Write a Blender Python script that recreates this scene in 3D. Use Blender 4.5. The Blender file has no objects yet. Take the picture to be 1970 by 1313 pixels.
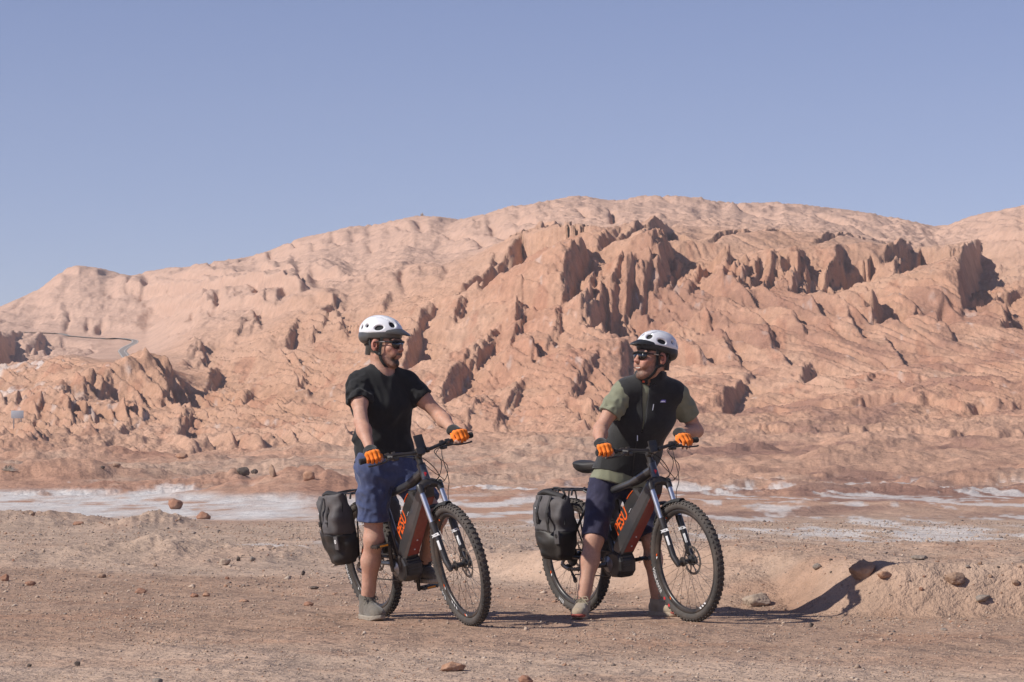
import bpy, bmesh, math, random
import numpy as np
from mathutils import Vector, Matrix, Quaternion
R = math.radians
sc = bpy.context.scene
COL = sc.collection
# ---------------------------------------------------------------- camera
FPX, CX, CY, W_PX = 5200.0, 985.0, 656.5, 1970.0      # lens in pixels of the 1970 px photograph
CAM_H = 0.95
HORIZON = 896.0
TILT = math.atan((HORIZON - CY) / FPX)
cam_d = bpy.data.cameras.new('camera')
cam = bpy.data.objects.new('camera', cam_d); COL.objects.link(cam)
cam.location = (0, 0, CAM_H)
cam.rotation_euler = (math.pi / 2 + TILT, 0, 0)
cam_d.sensor_width = 36.0
cam_d.lens = 36.0 * FPX / W_PX
cam_d.clip_start = 0.1
cam_d.clip_end = 20000
cam_d.dof.use_dof = False
sc.camera = cam
# ---------------------------------------------------------------- light
SUN_DIR = Vector((0.93, 0.36, 0)).normalized()         # the way the light travels over the ground
SUN_EL = R(40.5)
world = bpy.data.worlds.new('World'); sc.world = world
world.use_nodes = True
nt = world.node_tree; nt.nodes.clear()
sky = nt.nodes.new('ShaderNodeTexSky'); sky.sky_type = 'NISHITA'; sky.sun_disc = False
sky.sun_elevation = SUN_EL
sky.sun_rotation = math.atan2(-SUN_DIR.x, -SUN_DIR.y)
sky.altitude = 2400; sky.air_density = 1.0; sky.dust_density = 1.2; sky.ozone_density = 1.6
tint = nt.nodes.new('ShaderNodeMix'); tint.data_type = 'RGBA'; tint.blend_type = 'MULTIPLY'
tint.inputs['Factor'].default_value = 1.0
tint.inputs['B'].default_value = (1.08, 0.925, 1.07, 1)
bg = nt.nodes.new('ShaderNodeBackground'); bg.inputs['Strength'].default_value = 0.1
wo = nt.nodes.new('ShaderNodeOutputWorld')
nt.links.new(sky.outputs[0], tint.inputs['A']); nt.links.new(tint.outputs['Result'], bg.inputs['Color'])
nt.links.new(bg.outputs[0], wo.inputs['Surface'])
sun_d = bpy.data.lights.new('sun', 'SUN'); sun_d.energy = 5.0; sun_d.angle = R(0.53)
sun_d.color = (1.0, 0.95, 0.87)
sun = bpy.data.objects.new('sun', sun_d); COL.objects.link(sun)
ldir = Vector((SUN_DIR.x * math.cos(SUN_EL), SUN_DIR.y * math.cos(SUN_EL), -math.sin(SUN_EL)))
sun.rotation_euler = ldir.to_track_quat('-Z', 'Y').to_euler()
sun.location = (-20, -10, 30)
sc.view_settings.view_transform = 'Standard'; sc.view_settings.look = 'None'
sc.view_settings.exposure = 0.0; sc.view_settings.gamma = 1.0
sc.view_settings.use_curve_mapping = False
sc.render.engine = 'CYCLES'

# ---------------------------------------------------------------- helpers
def P(px, py, y):
    """photo pixel + distance (world Y) -> world point"""
    u, v = (px - CX) / FPX, (CY - py) / FPX
    c, s = math.cos(TILT), math.sin(TILT)
    k = y / (c - v * s)
    return Vector((u * k, y, CAM_H + (s + v * c) * k))

def slope_of(py):
    v = (CY - np.asarray(py, float)) / FPX
    c, s = math.cos(TILT), math.sin(TILT)
    return (s + v * c) / (c - v * s)

def link(name, me, mat=None, parent=None, loc=None, smooth=False):
    o = bpy.data.objects.new(name, me); COL.objects.link(o)
    if mat is not None:
        me.materials.append(mat)
    if parent is not None:
        o.parent = parent
    if loc is not None:
        o.location = loc
    if smooth:
        me.polygons.foreach_set('use_smooth', np.ones(len(me.polygons), dtype=bool))
    return o

def from_bm(name, bm, mat, parent=None, loc=None, smooth=False):
    me = bpy.data.meshes.new(name); bm.to_mesh(me); bm.free()
    return link(name, me, mat, parent, loc, smooth)

def from_arr(name, v, f, mat, parent=None, smooth=True):
    """fast mesh from numpy quads/tris"""
    v = np.asarray(v, np.float32); f = np.asarray(f, np.int32)
    me = bpy.data.meshes.new(name)
    n = f.shape[1]
    me.vertices.add(len(v)); me.vertices.foreach_set('co', v.ravel())
    me.loops.add(f.size); me.loops.foreach_set('vertex_index', f.ravel())
    me.polygons.add(len(f)); me.polygons.foreach_set('loop_start', np.arange(0, f.size, n, dtype=np.int32))
    me.update(calc_edges=True); me.validate()
    return link(name, me, mat, parent, None, smooth)

def set_color(me, name, rgb):
    a = me.color_attributes.new(name, 'FLOAT_COLOR', 'POINT')
    c = np.ones((len(me.vertices), 4), np.float32); c[:, :3] = rgb
    a.data.foreach_set('color', c.ravel())

def empty(name, loc=(0, 0, 0), rot=None):
    o = bpy.data.objects.new(name, None); COL.objects.link(o); o.location = loc
    o.empty_display_size = 0.2
    if rot is not None: o.rotation_euler = rot
    return o

def tag(o, label=None, cat=None, group=None, kind=None):
    if label: o['label'] = label
    if cat: o['category'] = cat
    if group: o['group'] = group
    if kind: o['kind'] = kind
    return o

# numpy gradient noise -------------------------------------------------
_rs = np.random.RandomState(7)
_perm = np.concatenate([_rs.permutation(256)] * 2).astype(np.int32)
_g = _rs.randn(256, 3).astype(np.float32); _g /= np.linalg.norm(_g, axis=1)[:, None]
def _h2(i, j): return _perm[(_perm[i & 255] + j) & 255]
def noise2(x, y, seed=0):
    x = np.asarray(x, np.float32) + seed * 17.31; y = np.asarray(y, np.float32) + seed * 9.77
    xi = np.floor(x).astype(np.int32); yi = np.floor(y).astype(np.int32)
    xf = x - xi; yf = y - yi
    u = xf * xf * xf * (xf * (xf * 6 - 15) + 10); v = yf * yf * yf * (yf * (yf * 6 - 15) + 10)
    def gd(a, b, dx, dy):
        g = _g[_h2(a, b)]
        return g[..., 0] * dx + g[..., 1] * dy
    n00 = gd(xi, yi, xf, yf); n10 = gd(xi + 1, yi, xf - 1, yf)
    n01 = gd(xi, yi + 1, xf, yf - 1); n11 = gd(xi + 1, yi + 1, xf - 1, yf - 1)
    a = n00 + u * (n10 - n00); b = n01 + u * (n11 - n01)
    return (a + v * (b - a)) * 1.5
def noise3(p, seed=0):
    p = np.asarray(p, np.float32) + seed * 13.7
    i = np.floor(p).astype(np.int32); f = p - i
    w = f * f * f * (f * (f * 6 - 15) + 10)
    r = 0
    for dx in (0, 1):
        for dy in (0, 1):
            for dz in (0, 1):
                h = _perm[(_h2(i[..., 0] + dx, i[..., 1] + dy) + i[..., 2] + dz) & 255]
                g = _g[h]
                d = g[..., 0] * (f[..., 0] - dx) + g[..., 1] * (f[..., 1] - dy) + g[..., 2] * (f[..., 2] - dz)
                wt = (w[..., 0] if dx else 1 - w[..., 0]) * (w[..., 1] if dy else 1 - w[..., 1]) * (w[..., 2] if dz else 1 - w[..., 2])
                r = r + wt * d
    return r * 1.5
def fbm(x, y, oct=4, seed=0, gain=0.5):
    r = 0; a = 1.0; f = 1.0
    for k in range(oct):
        r = r + a * noise2(x * f, y * f, seed + k); a *= gain; f *= 2.03
    return r
def ridged(x, y, oct=3, seed=0, gain=0.5):
    r = 0; a = 1.0; f = 1.0
    for k in range(oct):
        r = r + a * (1 - 2 * np.abs(noise2(x * f, y * f, seed + k))); a *= gain; f *= 2.03
    return r
def lerp(a, b, t): return a + (b - a) * t[..., None]
def sstep(a, b, x):
    t = np.clip((x - a) / (b - a), 0, 1); return t * t * (3 - 2 * t)

# materials --------------------------------------------------------------
class MatB:
    def __init__(s, name):
        s.m = bpy.data.materials.new(name); s.m.use_nodes = True
        s.nt = s.m.node_tree; s.b = s.nt.nodes['Principled BSDF']
    def node(s, t, **kw):
        n = s.nt.nodes.new(t)
        for k, v in kw.items(): setattr(n, k, v)
        return n
    def set(s, **kw):
        for k, v in kw.items(): s.b.inputs[k.replace('_', ' ')].default_value = v
        return s
    def lk(s, a, b): s.nt.links.new(a, b)
    def noise(s, scale, detail=4, rough=0.55, vec=None, dist=0.0):
        n = s.node('ShaderNodeTexNoise'); n.inputs['Scale'].default_value = scale
        n.inputs['Detail'].default_value = detail; n.inputs['Roughness'].default_value = rough
        n.inputs['Distortion'].default_value = dist
        if vec is not None: s.lk(vec, n.inputs['Vector'])
        return n.outputs['Fac']
    def ramp(s, fac, stops):
        n = s.node('ShaderNodeValToRGB'); e = n.color_ramp.elements
        while len(e) < len(stops): e.new(0.5)
        for k, (p, c) in enumerate(stops):
            e[k].position = p; e[k].color = (c[0], c[1], c[2], 1) if not isinstance(c, (int, float)) else (c, c, c, 1)
        s.lk(fac, n.inputs['Fac']); return n.outputs['Color']
    def mix(s, a, b, fac, mode='MIX'):
        n = s.node('ShaderNodeMix'); n.data_type = 'RGBA'; n.blend_type = mode
        for sock, val in ((n.inputs['A'], a), (n.inputs['B'], b), (n.inputs['Factor'], fac)):
            if isinstance(val, (int, float)): sock.default_value = val if sock.type == 'VALUE' else (val, val, val, 1)
            elif isinstance(val, tuple): sock.default_value = (*val[:3], 1)
            else: s.lk(val, sock)
        return n.outputs['Result']
    def bump(s, h, strength=0.3, dist=0.01, prev=None):
        n = s.node('ShaderNodeBump'); n.inputs['Strength'].default_value = strength
        n.inputs['Distance'].default_value = dist; s.lk(h, n.inputs['Height'])
        if prev is not None: s.lk(prev, n.inputs['Normal'])
        s.lk(n.outputs[0], s.b.inputs['Normal']); return n.outputs[0]
    def coord(s, kind='Object', scale=(1, 1, 1), rot=(0, 0, 0)):
        t = s.node('ShaderNodeTexCoord'); m = s.node('ShaderNodeMapping')
        m.inputs['Scale'].default_value = scale; m.inputs['Rotation'].default_value = rot
        s.lk(t.outputs[kind], m.inputs['Vector']); return m.outputs[0]
    def attr(s, name):
        n = s.node('ShaderNodeAttribute'); n.attribute_name = name; return n
    def color(s, c):
        if isinstance(c, tuple): s.b.inputs['Base Color'].default_value = (*c[:3], 1)
        else: s.lk(c, s.b.inputs['Base Color'])
        return s
def simple(name, col, rough=0.5, metal=0.0, var=0.12, scale=40, bump=0.0, bscale=200, coat=0.0, spec=0.5, dust=0.0):
    """a plain paint / fabric / metal with a little mottling, fine relief and road dust"""
    b = MatB(name); v = b.coord('Object')
    n = b.noise(scale, 5, 0.6, v)
    lo = tuple(x * (1 - var) for x in col); hi = tuple(min(1, x * (1 + var)) for x in col)
    c = b.ramp(n, [(0.3, lo), (0.7, hi)])
    if dust > 0:
        d = b.noise(9, 6, 0.65, v)
        dm = b.ramp(d, [(0.35, 0.0), (0.75, dust)])
        c = b.mix(c, (0.30, 0.21, 0.15), dm)
    b.color(c); b.set(Roughness=rough, Metallic=metal)
    b.b.inputs['Coat Weight'].default_value = coat
    b.b.inputs['Specular IOR Level'].default_value = spec
    if bump > 0: b.bump(b.noise(bscale, 3, 0.6, v), bump, 0.002)
    return b.m
# ================================================================ terrain
def pchip(xk, yk, x):
    xk = np.asarray(xk, float); yk = np.asarray(yk, float)
    h = np.diff(xk); d = np.diff(yk) / h
    m = np.zeros_like(xk)
    for i in range(1, len(xk) - 1):
        if d[i - 1] * d[i] > 0:
            w1 = 2 * h[i] + h[i - 1]; w2 = h[i] + 2 * h[i - 1]
            m[i] = (w1 + w2) / (w1 / d[i - 1] + w2 / d[i])
    m[0] = d[0]; m[-1] = d[-1]
    x = np.clip(x, xk[0], xk[-1]); i = np.clip(np.searchsorted(xk, x) - 1, 0, len(h) - 1)
    t = (x - xk[i]) / h[i]; t2 = t * t; t3 = t2 * t
    return (2*t3 - 3*t2 + 1) * yk[i] + (t3 - 2*t2 + t) * h[i] * m[i] + (-2*t3 + 3*t2) * yk[i+1] + (t3 - t2) * h[i] * m[i+1]

SKY_X = [-700,-300,-100,0,40,75,105,130,150,185,220,250,290,325,345,400,470,520,575,620,670,720,760,800,840,880,920,970,1010,1050,1100,1130,1160,1190,1240,1300,1350,1400,1430,1500,1560,1620,1700,1760,1800,1830,1870,1910,1970,2050,2250,2700]
SKY_Y = [700,640,612,590,572,556,531,515,511,515,524,531,521,515,516,508,498,485,462,452,440,437,428,419,422,426,420,405,400,395,386,383,389,391,386,385,390,397,399,397,401,407,420,432,440,436,420,410,397,380,372,420]
# distance / height profiles of the land along some viewing lines: (distance m, photo row)
KEYS = {
 -700: [(150,900),(190,876),(214,830),(240,770),(300,720),(420,700),(470,680),(560,None)],
 0:    [(140,902),(172,880),(192,845),(212,785),(238,722),(330,700),(440,652),(490,612),(560,None)],
 150:  [(140,902),(172,880),(192,840),(208,780),(228,712),(330,690),(440,646),(480,590),(545,None)],
 270:  [(140,902),(172,878),(192,842),(212,790),(236,708),(310,688),(440,640),(475,585),(540,None)],
 400:  [(140,902),(172,876),(192,846),(214,800),(238,742),(268,670),(320,606),(400,550),(510,None)],
 600:  [(140,902),(168,876),(190,852),(212,800),(232,735),(256,655),(290,580),(350,510),(480,None)],
 800:  [(130,902),(158,878),(182,845),(202,790),(220,720),(240,635),(270,550),(330,470),(450,None)],
 900:  [(130,902),(158,876),(180,840),(198,785),(214,710),(234,615),(254,545),(310,480),(430,None)],
 1000: [(130,902),(158,874),(180,834),(196,778),(211,695),(228,590),(245,500),(300,438),(420,None)],
 1100: [(130,901),(158,872),(179,830),(195,772),(209,690),(225,580),(241,472),(300,420),(420,None)],
 1200: [(130,900),(158,870),(178,828),(194,776),(208,705),(224,592),(241,466),(300,422),(420,None)],
 1400: [(130,899),(156,868),(176,826),(192,778),(207,715),(224,600),(241,480),(300,430),(410,None)],
 1600: [(130,898),(156,864),(174,820),(190,774),(206,708),(223,610),(240,505),(300,442),(410,None)],
 1800: [(130,897),(156,860),(174,814),(190,768),(206,708),(223,630),(240,530),(300,472),(410,None)],
 1970: [(130,896),(156,858),(174,810),(190,764),(206,714),(223,650),(240,560),(275,470),(340,None)],
 2700: [(130,896),(156,858),(174,810),(190,764),(206,714),(223,650),(240,565),(275,490),(340,None)],
}
# columns: dense in the picture, coarse round the back
u_in = np.arange(-150, 2121, 2.7)
th_in = np.arctan((u_in - CX) / FPX)
def fan(a0, a1, n):
    t = np.linspace(0, 1, n + 1)[1:]; return a0 + (a1 - a0) * t ** 2.2
th_r = fan(th_in[-1], math.pi, 110); th_l = -fan(-th_in[0], math.pi, 110)[::-1]
TH = np.concatenate([th_l[1:], th_in, th_r])
rows = [0.05, 0.6, 1.5, 3, 5, 7, 9, 10.5]
rows += list(CAM_H * FPX / (np.arange(1335, 960, -1.6) - HORIZON))
def grow(a, b, s):
    return list(np.arange(a, b, s))
rows += grow(78, 130, 0.75) + grow(130, 175, 0.5) + grow(175, 250, 0.21) + grow(250, 330, 0.5) + grow(330, 565, 1.5)
N_FAR0 = len(rows)
rows += [570, 600, 650, 700, 800, 850, 950, 1200, 1800, 3000, 5000]
RR = np.array(rows)
nT, nR = len(TH), len(RR)
PXc = np.where(np.abs(TH) < 1.2, CX + FPX * np.tan(np.clip(TH, -1.2, 1.2)), np.sign(TH) * 1e5)
PXk = np.clip(PXc, -700, 2700)
cosT = np.cos(TH)
# base heights from the profiles
xs = sorted(KEYS)
zk = np.zeros((len(xs), nR)); skyD = []
for i, x in enumerate(xs):
    c = math.cos(math.atan((x - CX) / FPX))
    dd, zz = [0, 40, 90, 118], [0, 0, 0, 0.0]
    for (d, y) in KEYS[x]:
        if y is None: skyD.append(d); continue
        dd.append(d); zz.append(CAM_H + float(slope_of(y)) * d * c)
    zz = np.maximum.accumulate(zz)
    zk[i] = pchip(dd, zz, RR)
# smooth cubic interpolation across columns
def across(vals):
    out = np.zeros((nT,) + np.shape(vals)[1:])
    vals = np.asarray(vals, float)
    i = np.clip(np.searchsorted(xs, PXk) - 1, 0, len(xs) - 2)
    xa = np.array(xs, float)
    t = (PXk - xa[i]) / (xa[i + 1] - xa[i]); t = t * t * (3 - 2 * t) * 0.6 + t * 0.4
    t = t.reshape((-1,) + (1,) * (vals.ndim - 1))
    return vals[i] * (1 - t) + vals[i + 1] * t
def smooth_cols(A, n):
    k = np.hanning(n + 2)[1:-1]; k /= k.sum(); o = A.copy()
    pad = np.pad(A, [(n // 2, n // 2)] + [(0, 0)] * (A.ndim - 1), 'edge'); c = np.cumsum(np.zeros(1))
    out = sum(k[i] * pad[i:i + len(A)] for i in range(n)); return out
Zb = smooth_cols(across(zk), 61)                              # nT x nR
Dsky = smooth_cols(across(np.array(skyD)[:, None])[:, 0], 61)
ysky = np.interp(PXk, SKY_X, SKY_Y)
zsky = CAM_H + slope_of(ysky) * Dsky * cosT
dlast = smooth_cols(across(np.array([KEYS[x][-2][0] for x in xs], float)[:, None])[:, 0], 61)
# last leg: from the last node up to the skyline, then down behind it
RRb = RR[None, :]
for k in range(nT):
    z0 = np.interp(dlast[k], RR, Zb[k])
    m = RR > dlast[k]
    t = np.clip((RR[m] - dlast[k]) / (Dsky[k] - dlast[k]), 0, 1)
    up = z0 + (zsky[k] - z0) * (1 - (1 - t) ** 1.6)
    down = np.maximum(0, RR[m] - Dsky[k]) * 0.16
    Zb[k, m] = np.maximum(up - down, 2.0)
far_fade = 1 - 0.75 * sstep(0.5, 1.5, np.abs(TH))
Zb *= far_fade[:, None]
X = np.sin(TH)[:, None] * RRb; Y = np.cos(TH)[:, None] * RRb
X = X.astype(np.float32); Y = Y.astype(np.float32)
PX = np.repeat(PXc[:, None], nR, 1)
D = np.repeat(RRb, nT, 0)
PYb = HORIZON - FPX * (Zb - CAM_H) / np.maximum(Y, 0.1)       # photo row of the smooth land
hillm = sstep(150, 200, D)                                   # where the hills begin

# ---- hogback crests: traced crest (photo px), cliff height m, left apron width m, lee width m
def crest_points(pts):
    """photo points on the smooth land -> ground plan"""
    out = []
    for (x, y) in pts:
        k = int(np.argmin(np.abs(PXc - x)))
        col = PYb[k]
        ok = np.where((col <= y) & (RR > 60))[0]
        r = RR[ok[0]] if len(ok) else Dsky[k]
        out.append((r * math.sin(TH[k]), r * math.cos(TH[k])))
    return out
dZ = np.zeros_like(Zb); Z0b = Zb
wn0 = np.random.RandomState(4).uniform(-1, 1, Zb.shape)
STRATA = np.zeros_like(Zb)
def crest(pts, amp, wl, wr, seed, jag=0.5, up=0.42):
    P2 = np.array(crest_points(pts))
    x0, x1 = P2[:, 0].min() - wl - wr, P2[:, 0].max() + wl + wr
    y0, y1 = P2[:, 1].min() - wl - wr, P2[:, 1].max() + wl + wr
    cols = np.where((np.abs(TH) < 0.6))[0]
    m = (X > x0) & (X < x1) & (Y > y0) & (Y < y1) & (D > 60)
    xs_, ys_ = X[m], Y[m]
    if xs_.size == 0: return
    # uneven crest line
    wv = fbm(xs_ / 3.0, ys_ / 6.0, 3, seed, 0.5) * jag * 1.3
    px_ = xs_ + wv; py_ = ys_ + 0.3 * wv
    best = np.full(xs_.shape, 1e9); sgn = np.zeros(xs_.shape); tt = np.zeros(xs_.shape)
    L = 0; tot = np.sum(np.hypot(*np.diff(P2, axis=0).T)); 
    for a, b in zip(P2[:-1], P2[1:]):
        e = b - a; l = max(np.hypot(*e), 1e-3)
        t = np.clip(((px_ - a[0]) * e[0] + (py_ - a[1]) * e[1]) / l ** 2, 0, 1)
        qx, qy = px_ - a[0] - t * e[0], py_ - a[1] - t * e[1]
        dist = np.hypot(qx, qy)
        # right-hand side of a crest that climbs away from us is the lee side
        nx, ny = e[1] / l, -e[0] / l
        if nx < 0: nx, ny = -nx, -ny
        s = np.sign(qx * nx + qy * ny)
        n = dist < best
        best[n] = dist[n]; sgn[n] = s[n]; tt[n] = (L + t[n] * l) / max(tot, 1e-3)
        L += l
    endf = np.clip(4 * tt * (1 - tt), 0, 1) ** 0.8
    tl = tt * tot
    A = amp * endf * np.clip(1 + 0.45 * noise2(tl * 0.12, tl * 0 + seed, seed + 5) + 0.25 * noise2(tl * 0.35, tl * 0, seed + 6), 0.3, 1.7)
    A = A * (1 + 0.12 * noise2(xs_ / 0.9, ys_ / 2.5, seed + 8) + 0.13 * noise2(xs_ / 0.3, ys_ / 0.9, seed + 9))
    left = np.clip(1 - best / wl, 0, 1) ** 1.25
    wc = A * 0.26 + 0.22
    u = np.clip(best / wc, 0, 1)
    rec = np.clip(1 - (best - wc) / wr, 0, 1)
    d = np.where(sgn < 0, up * A * left, A * (up - u) * rec ** 1.2)
    o_ = dZ[m]
    dZ[m] = np.where((d > 0) & (o_ > 0), np.maximum(d, o_), np.where((d < 0) & (o_ < 0), np.minimum(d, o_), d + o_))

CRESTS = [
 # the dark cliff line across the middle
 ([(868,590),(915,545),(955,510),(1000,468),(1040,455),(1090,432)], 3.6, 14, 9, 1),
 ([(1846,600),(1844,560),(1846,520),(1860,485),(1880,470)], 4.4, 10, 12, 13),
 ([(1715,520),(1725,495),(1750,480)], 2.4, 5, 6, 14),
 ([(1930,640),(1934,600),(1945,560)], 2.6, 6, 6, 15),
 ([(1672,620),(1680,590),(1690,560)], 2.6, 6, 6, 16),
 ([(1795,640),(1800,600),(1812,575)], 1.6, 6, 6, 39),
 ([(1068,600),(1080,550),(1100,500),(1125,470)], 4.6, 6, 8, 2),
 ([(1112,650),(1120,600),(1134,540),(1152,495)], 5.0, 4, 9, 3),
 ([(1160,655),(1169,590),(1183,530),(1204,485)], 4.8, 4, 9, 4),
 ([(1204,570),(1212,522),(1228,478)], 3.4, 3, 7, 6),
 ([(1232,565),(1242,520),(1258,480),(1282,450)], 5.0, 5, 9, 5),
 ([(1284,540),(1294,495),(1312,458)], 3.6, 3.5, 8, 18),
 ([(1328,548),(1336,505),(1350,472)], 4.6, 5, 8, 7),
 ([(1386,552),(1394,508),(1408,474)], 4.0, 3, 8, 8),
 ([(1418,556),(1426,512),(1440,476)], 4.4, 3, 8, 9),
 ([(1468,556),(1477,514),(1492,480)], 3.8, 3.5, 8, 10),
 ([(1515,562),(1524,515),(1540,476)], 4.8, 4, 9, 11),
 ([(1590,545),(1599,505),(1616,476)], 3.4, 5, 7, 12),
 ([(1150,470),(1168,452),(1190,440)], 1.8, 6, 6, 19), ([(1230,458),(1250,444),(1285,432)], 2.2, 6, 6, 68),
 # middle fins behind the riders
 ([(910,585),(920,560),(935,525),(950,500)], 2.4, 5, 6, 20),
 ([(975,680),(985,640),(992,600),(1005,548)], 2.8, 10, 6, 21),
 ([(895,730),(908,695),(930,660),(960,620)], 3.2, 9, 7, 22),
 ([(838,800),(855,760),(875,730),(900,695)], 3.4, 9, 8, 23),
 ([(765,740),(775,710),(788,675),(805,640)], 3.8, 8, 9, 24),
 ([(795,660),(808,630),(830,598)], 2.4, 6, 6, 25),
 ([(880,625),(885,600),(898,580)], 2.2, 6, 6, 26),
 ([(1016,705),(1024,675),(1035,645)], 2.4, 6, 6, 27),
 ([(1045,690),(1056,650),(1068,610),(1085,585)], 2.0, 8, 6, 28),
 ([(1188,730),(1195,705),(1204,670)], 2.4, 6, 6, 29),
 ([(1080,790),(1105,750),(1125,720),(1150,685)], 1.6, 12, 8, 30),
 ([(940,840),(965,785),(1000,740),(1030,715)], 1.8, 14, 9, 31),
 ([(1535,745),(1548,715),(1562,690)], 1.8, 7, 6, 32),
 ([(1380,800),(1400,765),(1425,745),(1445,728)], 2.0, 10, 8, 33),
 ([(1100,830),(1130,800),(1160,770)], 1.2, 12, 8, 34),
 ([(870,850),(905,800),(930,775)], 1.2, 12, 8, 35),
 # left badlands
 ([(548,705),(556,675),(572,640)], 2.4, 6, 6, 40),
 ([(595,675),(620,630),(645,595)], 2.6, 6, 7, 41),
 ([(655,655),(670,625),(695,595)], 2.2, 6, 6, 42),
 ([(728,620),(736,598),(750,570)], 1.8, 6, 6, 43),
 ([(350,712),(362,682),(388,658)], 3.0, 6, 6, 44),
 ([(380,712),(388,690),(402,660)], 2.8, 4, 6, 45),
 ([(298,785),(310,757),(335,732)], 3.0, 6, 7, 46),
 ([(338,785),(348,757),(365,735)], 3.0, 5, 6, 47),
 ([(392,765),(402,740),(420,715)], 2.8, 5, 6, 48),
 ([(92,850),(102,810),(112,780),(126,760)], 3.8, 10, 9, 49),
 ([(130,845),(135,815),(144,785)], 3.0, 5, 8, 50),
 ([(52,850),(62,825),(84,795)], 2.4, 6, 6, 51),
 ([(208,810),(216,788),(228,765)], 2.2, 6, 6, 52),
 ([(230,860),(242,830),(256,795),(275,768)], 2.4, 8, 7, 53),
 ([(338,860),(348,830),(358,808),(370,790)], 2.4, 6, 6, 54),
 ([(152,775),(160,755),(174,725)], 2.4, 5, 6, 55),
 ([(112,780),(120,758),(128,738)], 2.4, 5, 6, 56),
 ([(188,780),(195,755),(204,728)], 2.0, 5, 6, 57),
 ([(462,792),(470,770),(482,745)], 2.0, 6, 6, 58),
 ([(566,772),(576,748),(586,725)], 2.0, 6, 6, 59),
 ([(22,815),(30,795),(44,772)], 2.0, 6, 6, 60),
 ([(446,675),(456,650),(474,612)], 2.0, 6, 6, 61),
 ([(480,655),(492,625),(510,590)], 2.0, 6, 6, 62),
 ([(520,615),(532,592),(550,565)], 1.8, 6, 6, 63),
 ([(-40,720),(0,685),(20,660),(45,645)], 7.0, 12, 22, 64),
 ([(62,675),(72,655),(84,640)], 5.0, 8, 13, 65),
 ([(165,652),(176,638),(186,628)], 2.4, 5, 6, 66),
]
for n_, (pts_, a_) in enumerate([([(1330,545),(1375,620),(1450,740)],1.5),([(1290,600),(1330,660),(1365,715)],1.2),([(1420,560),(1470,640),(1530,720)],1.3),([(1500,580),(1545,650)],1.2),([(1560,570),(1600,640)],1.1),([(1620,590),(1655,660)],1.2),([(1210,640),(1262,725)],1.5),([(1780,590),(1835,660)],1.4),([(1085,775),(1140,840)],1.3),([(1125,600),(1195,660)],1.6),([(105,772),(150,832)],1.6),([(128,770),(192,836)],1.7),([(312,742),(348,795)],1.5),([(368,662),(402,705)],1.5),([(1700,640),(1745,710)],1.1),([(1250,560),(1290,640)],1.2),([(480,610),(505,650)],1.2),([(640,620),(665,665)],1.2),([(250,775),(285,830)],1.3),([(420,720),(450,765)],1.2),([(560,735),(590,785)],1.1),([(1000,640),(1040,700)],1.2),([(930,760),(975,830)],1.1)]):
    CRESTS.append((pts_, a_, 3.2, 4.5, 300 + n_))
for (pts, amp, wl, wr, sd) in CRESTS:
    ka = 0.62 if 40 <= sd < 64 else (0.78 if 20 <= sd < 40 else 0.95)
    big = sd <= 13 or sd in (18, 24, 22, 23)
    if sd in (64, 65): ka = 0.62
    crest(pts, amp * ka * (1.08 if big else 1), wl * (1.35 if sd >= 20 else 1.1), wr * (1.3 if big else 1), sd, 0.30, 0.30 if big else 0.42)
# ---- cliffs that face us: a drop below a traced edge, cut into buttresses, with a talus below
def cliff(edge, h, per, but, talus, seed, face=0.7):
    ex, ey = np.array([e[0] for e in edge], float), np.array([e[1] for e in edge], float)
    ks = np.where((PXc > ex[0]) & (PXc < ex[-1]) & (np.abs(TH) < 0.6))[0]
    if len(ks) == 0: return
    dc = np.zeros(len(ks))
    for n, k in enumerate(ks):
        colp = PYb[k]; ok = np.where((colp <= np.interp(PXc[k], ex, ey)) & (RR > 60))[0]
        dc[n] = RR[ok[0]] if len(ok) else Dsky[k]
    xx, yy = X[ks], Y[ks]
    c = xx / per + 0.5 * noise2(xx / (per * 2.2), yy / 18, seed)
    f = c - np.floor(c)
    b = np.where(f < 0.72, f / 0.72, (1 - f) / 0.28)
    amp = np.clip(0.75 + 0.7 * noise2(np.floor(c) * 7.3, xx * 0 + seed, seed), 0.2, 1.5)
    off = but * amp * (b - 0.5) + 0.35 * but * fbm(xx / 1.1, yy / 5, 2, seed + 4)
    s = dc[:, None] - off - D[ks]
    t = (PXc[ks] - ex[0]) / (ex[-1] - ex[0])
    hh = h * np.clip(np.minimum(t, 1 - t) * 6, 0, 1)[:, None] * (0.85 + 0.35 * noise2(xx / 3.0, yy / 9, seed + 7))
    prof = np.where(s < 0, 0, np.where(s < face, s / face, np.clip(1 - (s - face) / talus, 0, 1) ** 1.4))
    # the plateau lifts a little, the foot sinks
    lift = np.clip(1 + s / 7.0, 0, 1) * (s < 0) + (s >= 0)
    d = hh * (0.30 * lift * np.clip(1 - (s - face) / talus, 0, 1) - prof * 0.95)
    dZ[ks] += d
cliff([(1322,492),(1360,484),(1420,480),(1480,486),(1530,490),(1580,494)], 1.6, 2.5, 2.6, 9, 201)
cliff([(1575,500),(1610,488),(1650,486),(1700,492)], 2.4, 2.2, 2.4, 7, 202)
cliff([(1690,492),(1740,486),(1800,492),(1850,500)], 2.2, 2.6, 2.6, 7, 203)
cliff([(1560,470),(1640,452),(1720,462),(1800,470)], 1.6, 3.0, 2.0, 6, 204)
cliff([(1655,590),(1700,582),(1760,590),(1800,600)], 1.5, 1.8, 2.0, 6, 205)
cliff([(1180,452),(1230,440),(1290,434),(1350,446)], 1.4, 2.4, 2.0, 6, 206)
cliff([(1355,455),(1420,443),(1500,446),(1545,455)], 1.3, 2.4, 2.2, 6, 207)
cliff([(990,455),(1040,446),(1085,436)], 1.3, 1.8, 2.0, 6, 208)
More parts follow.
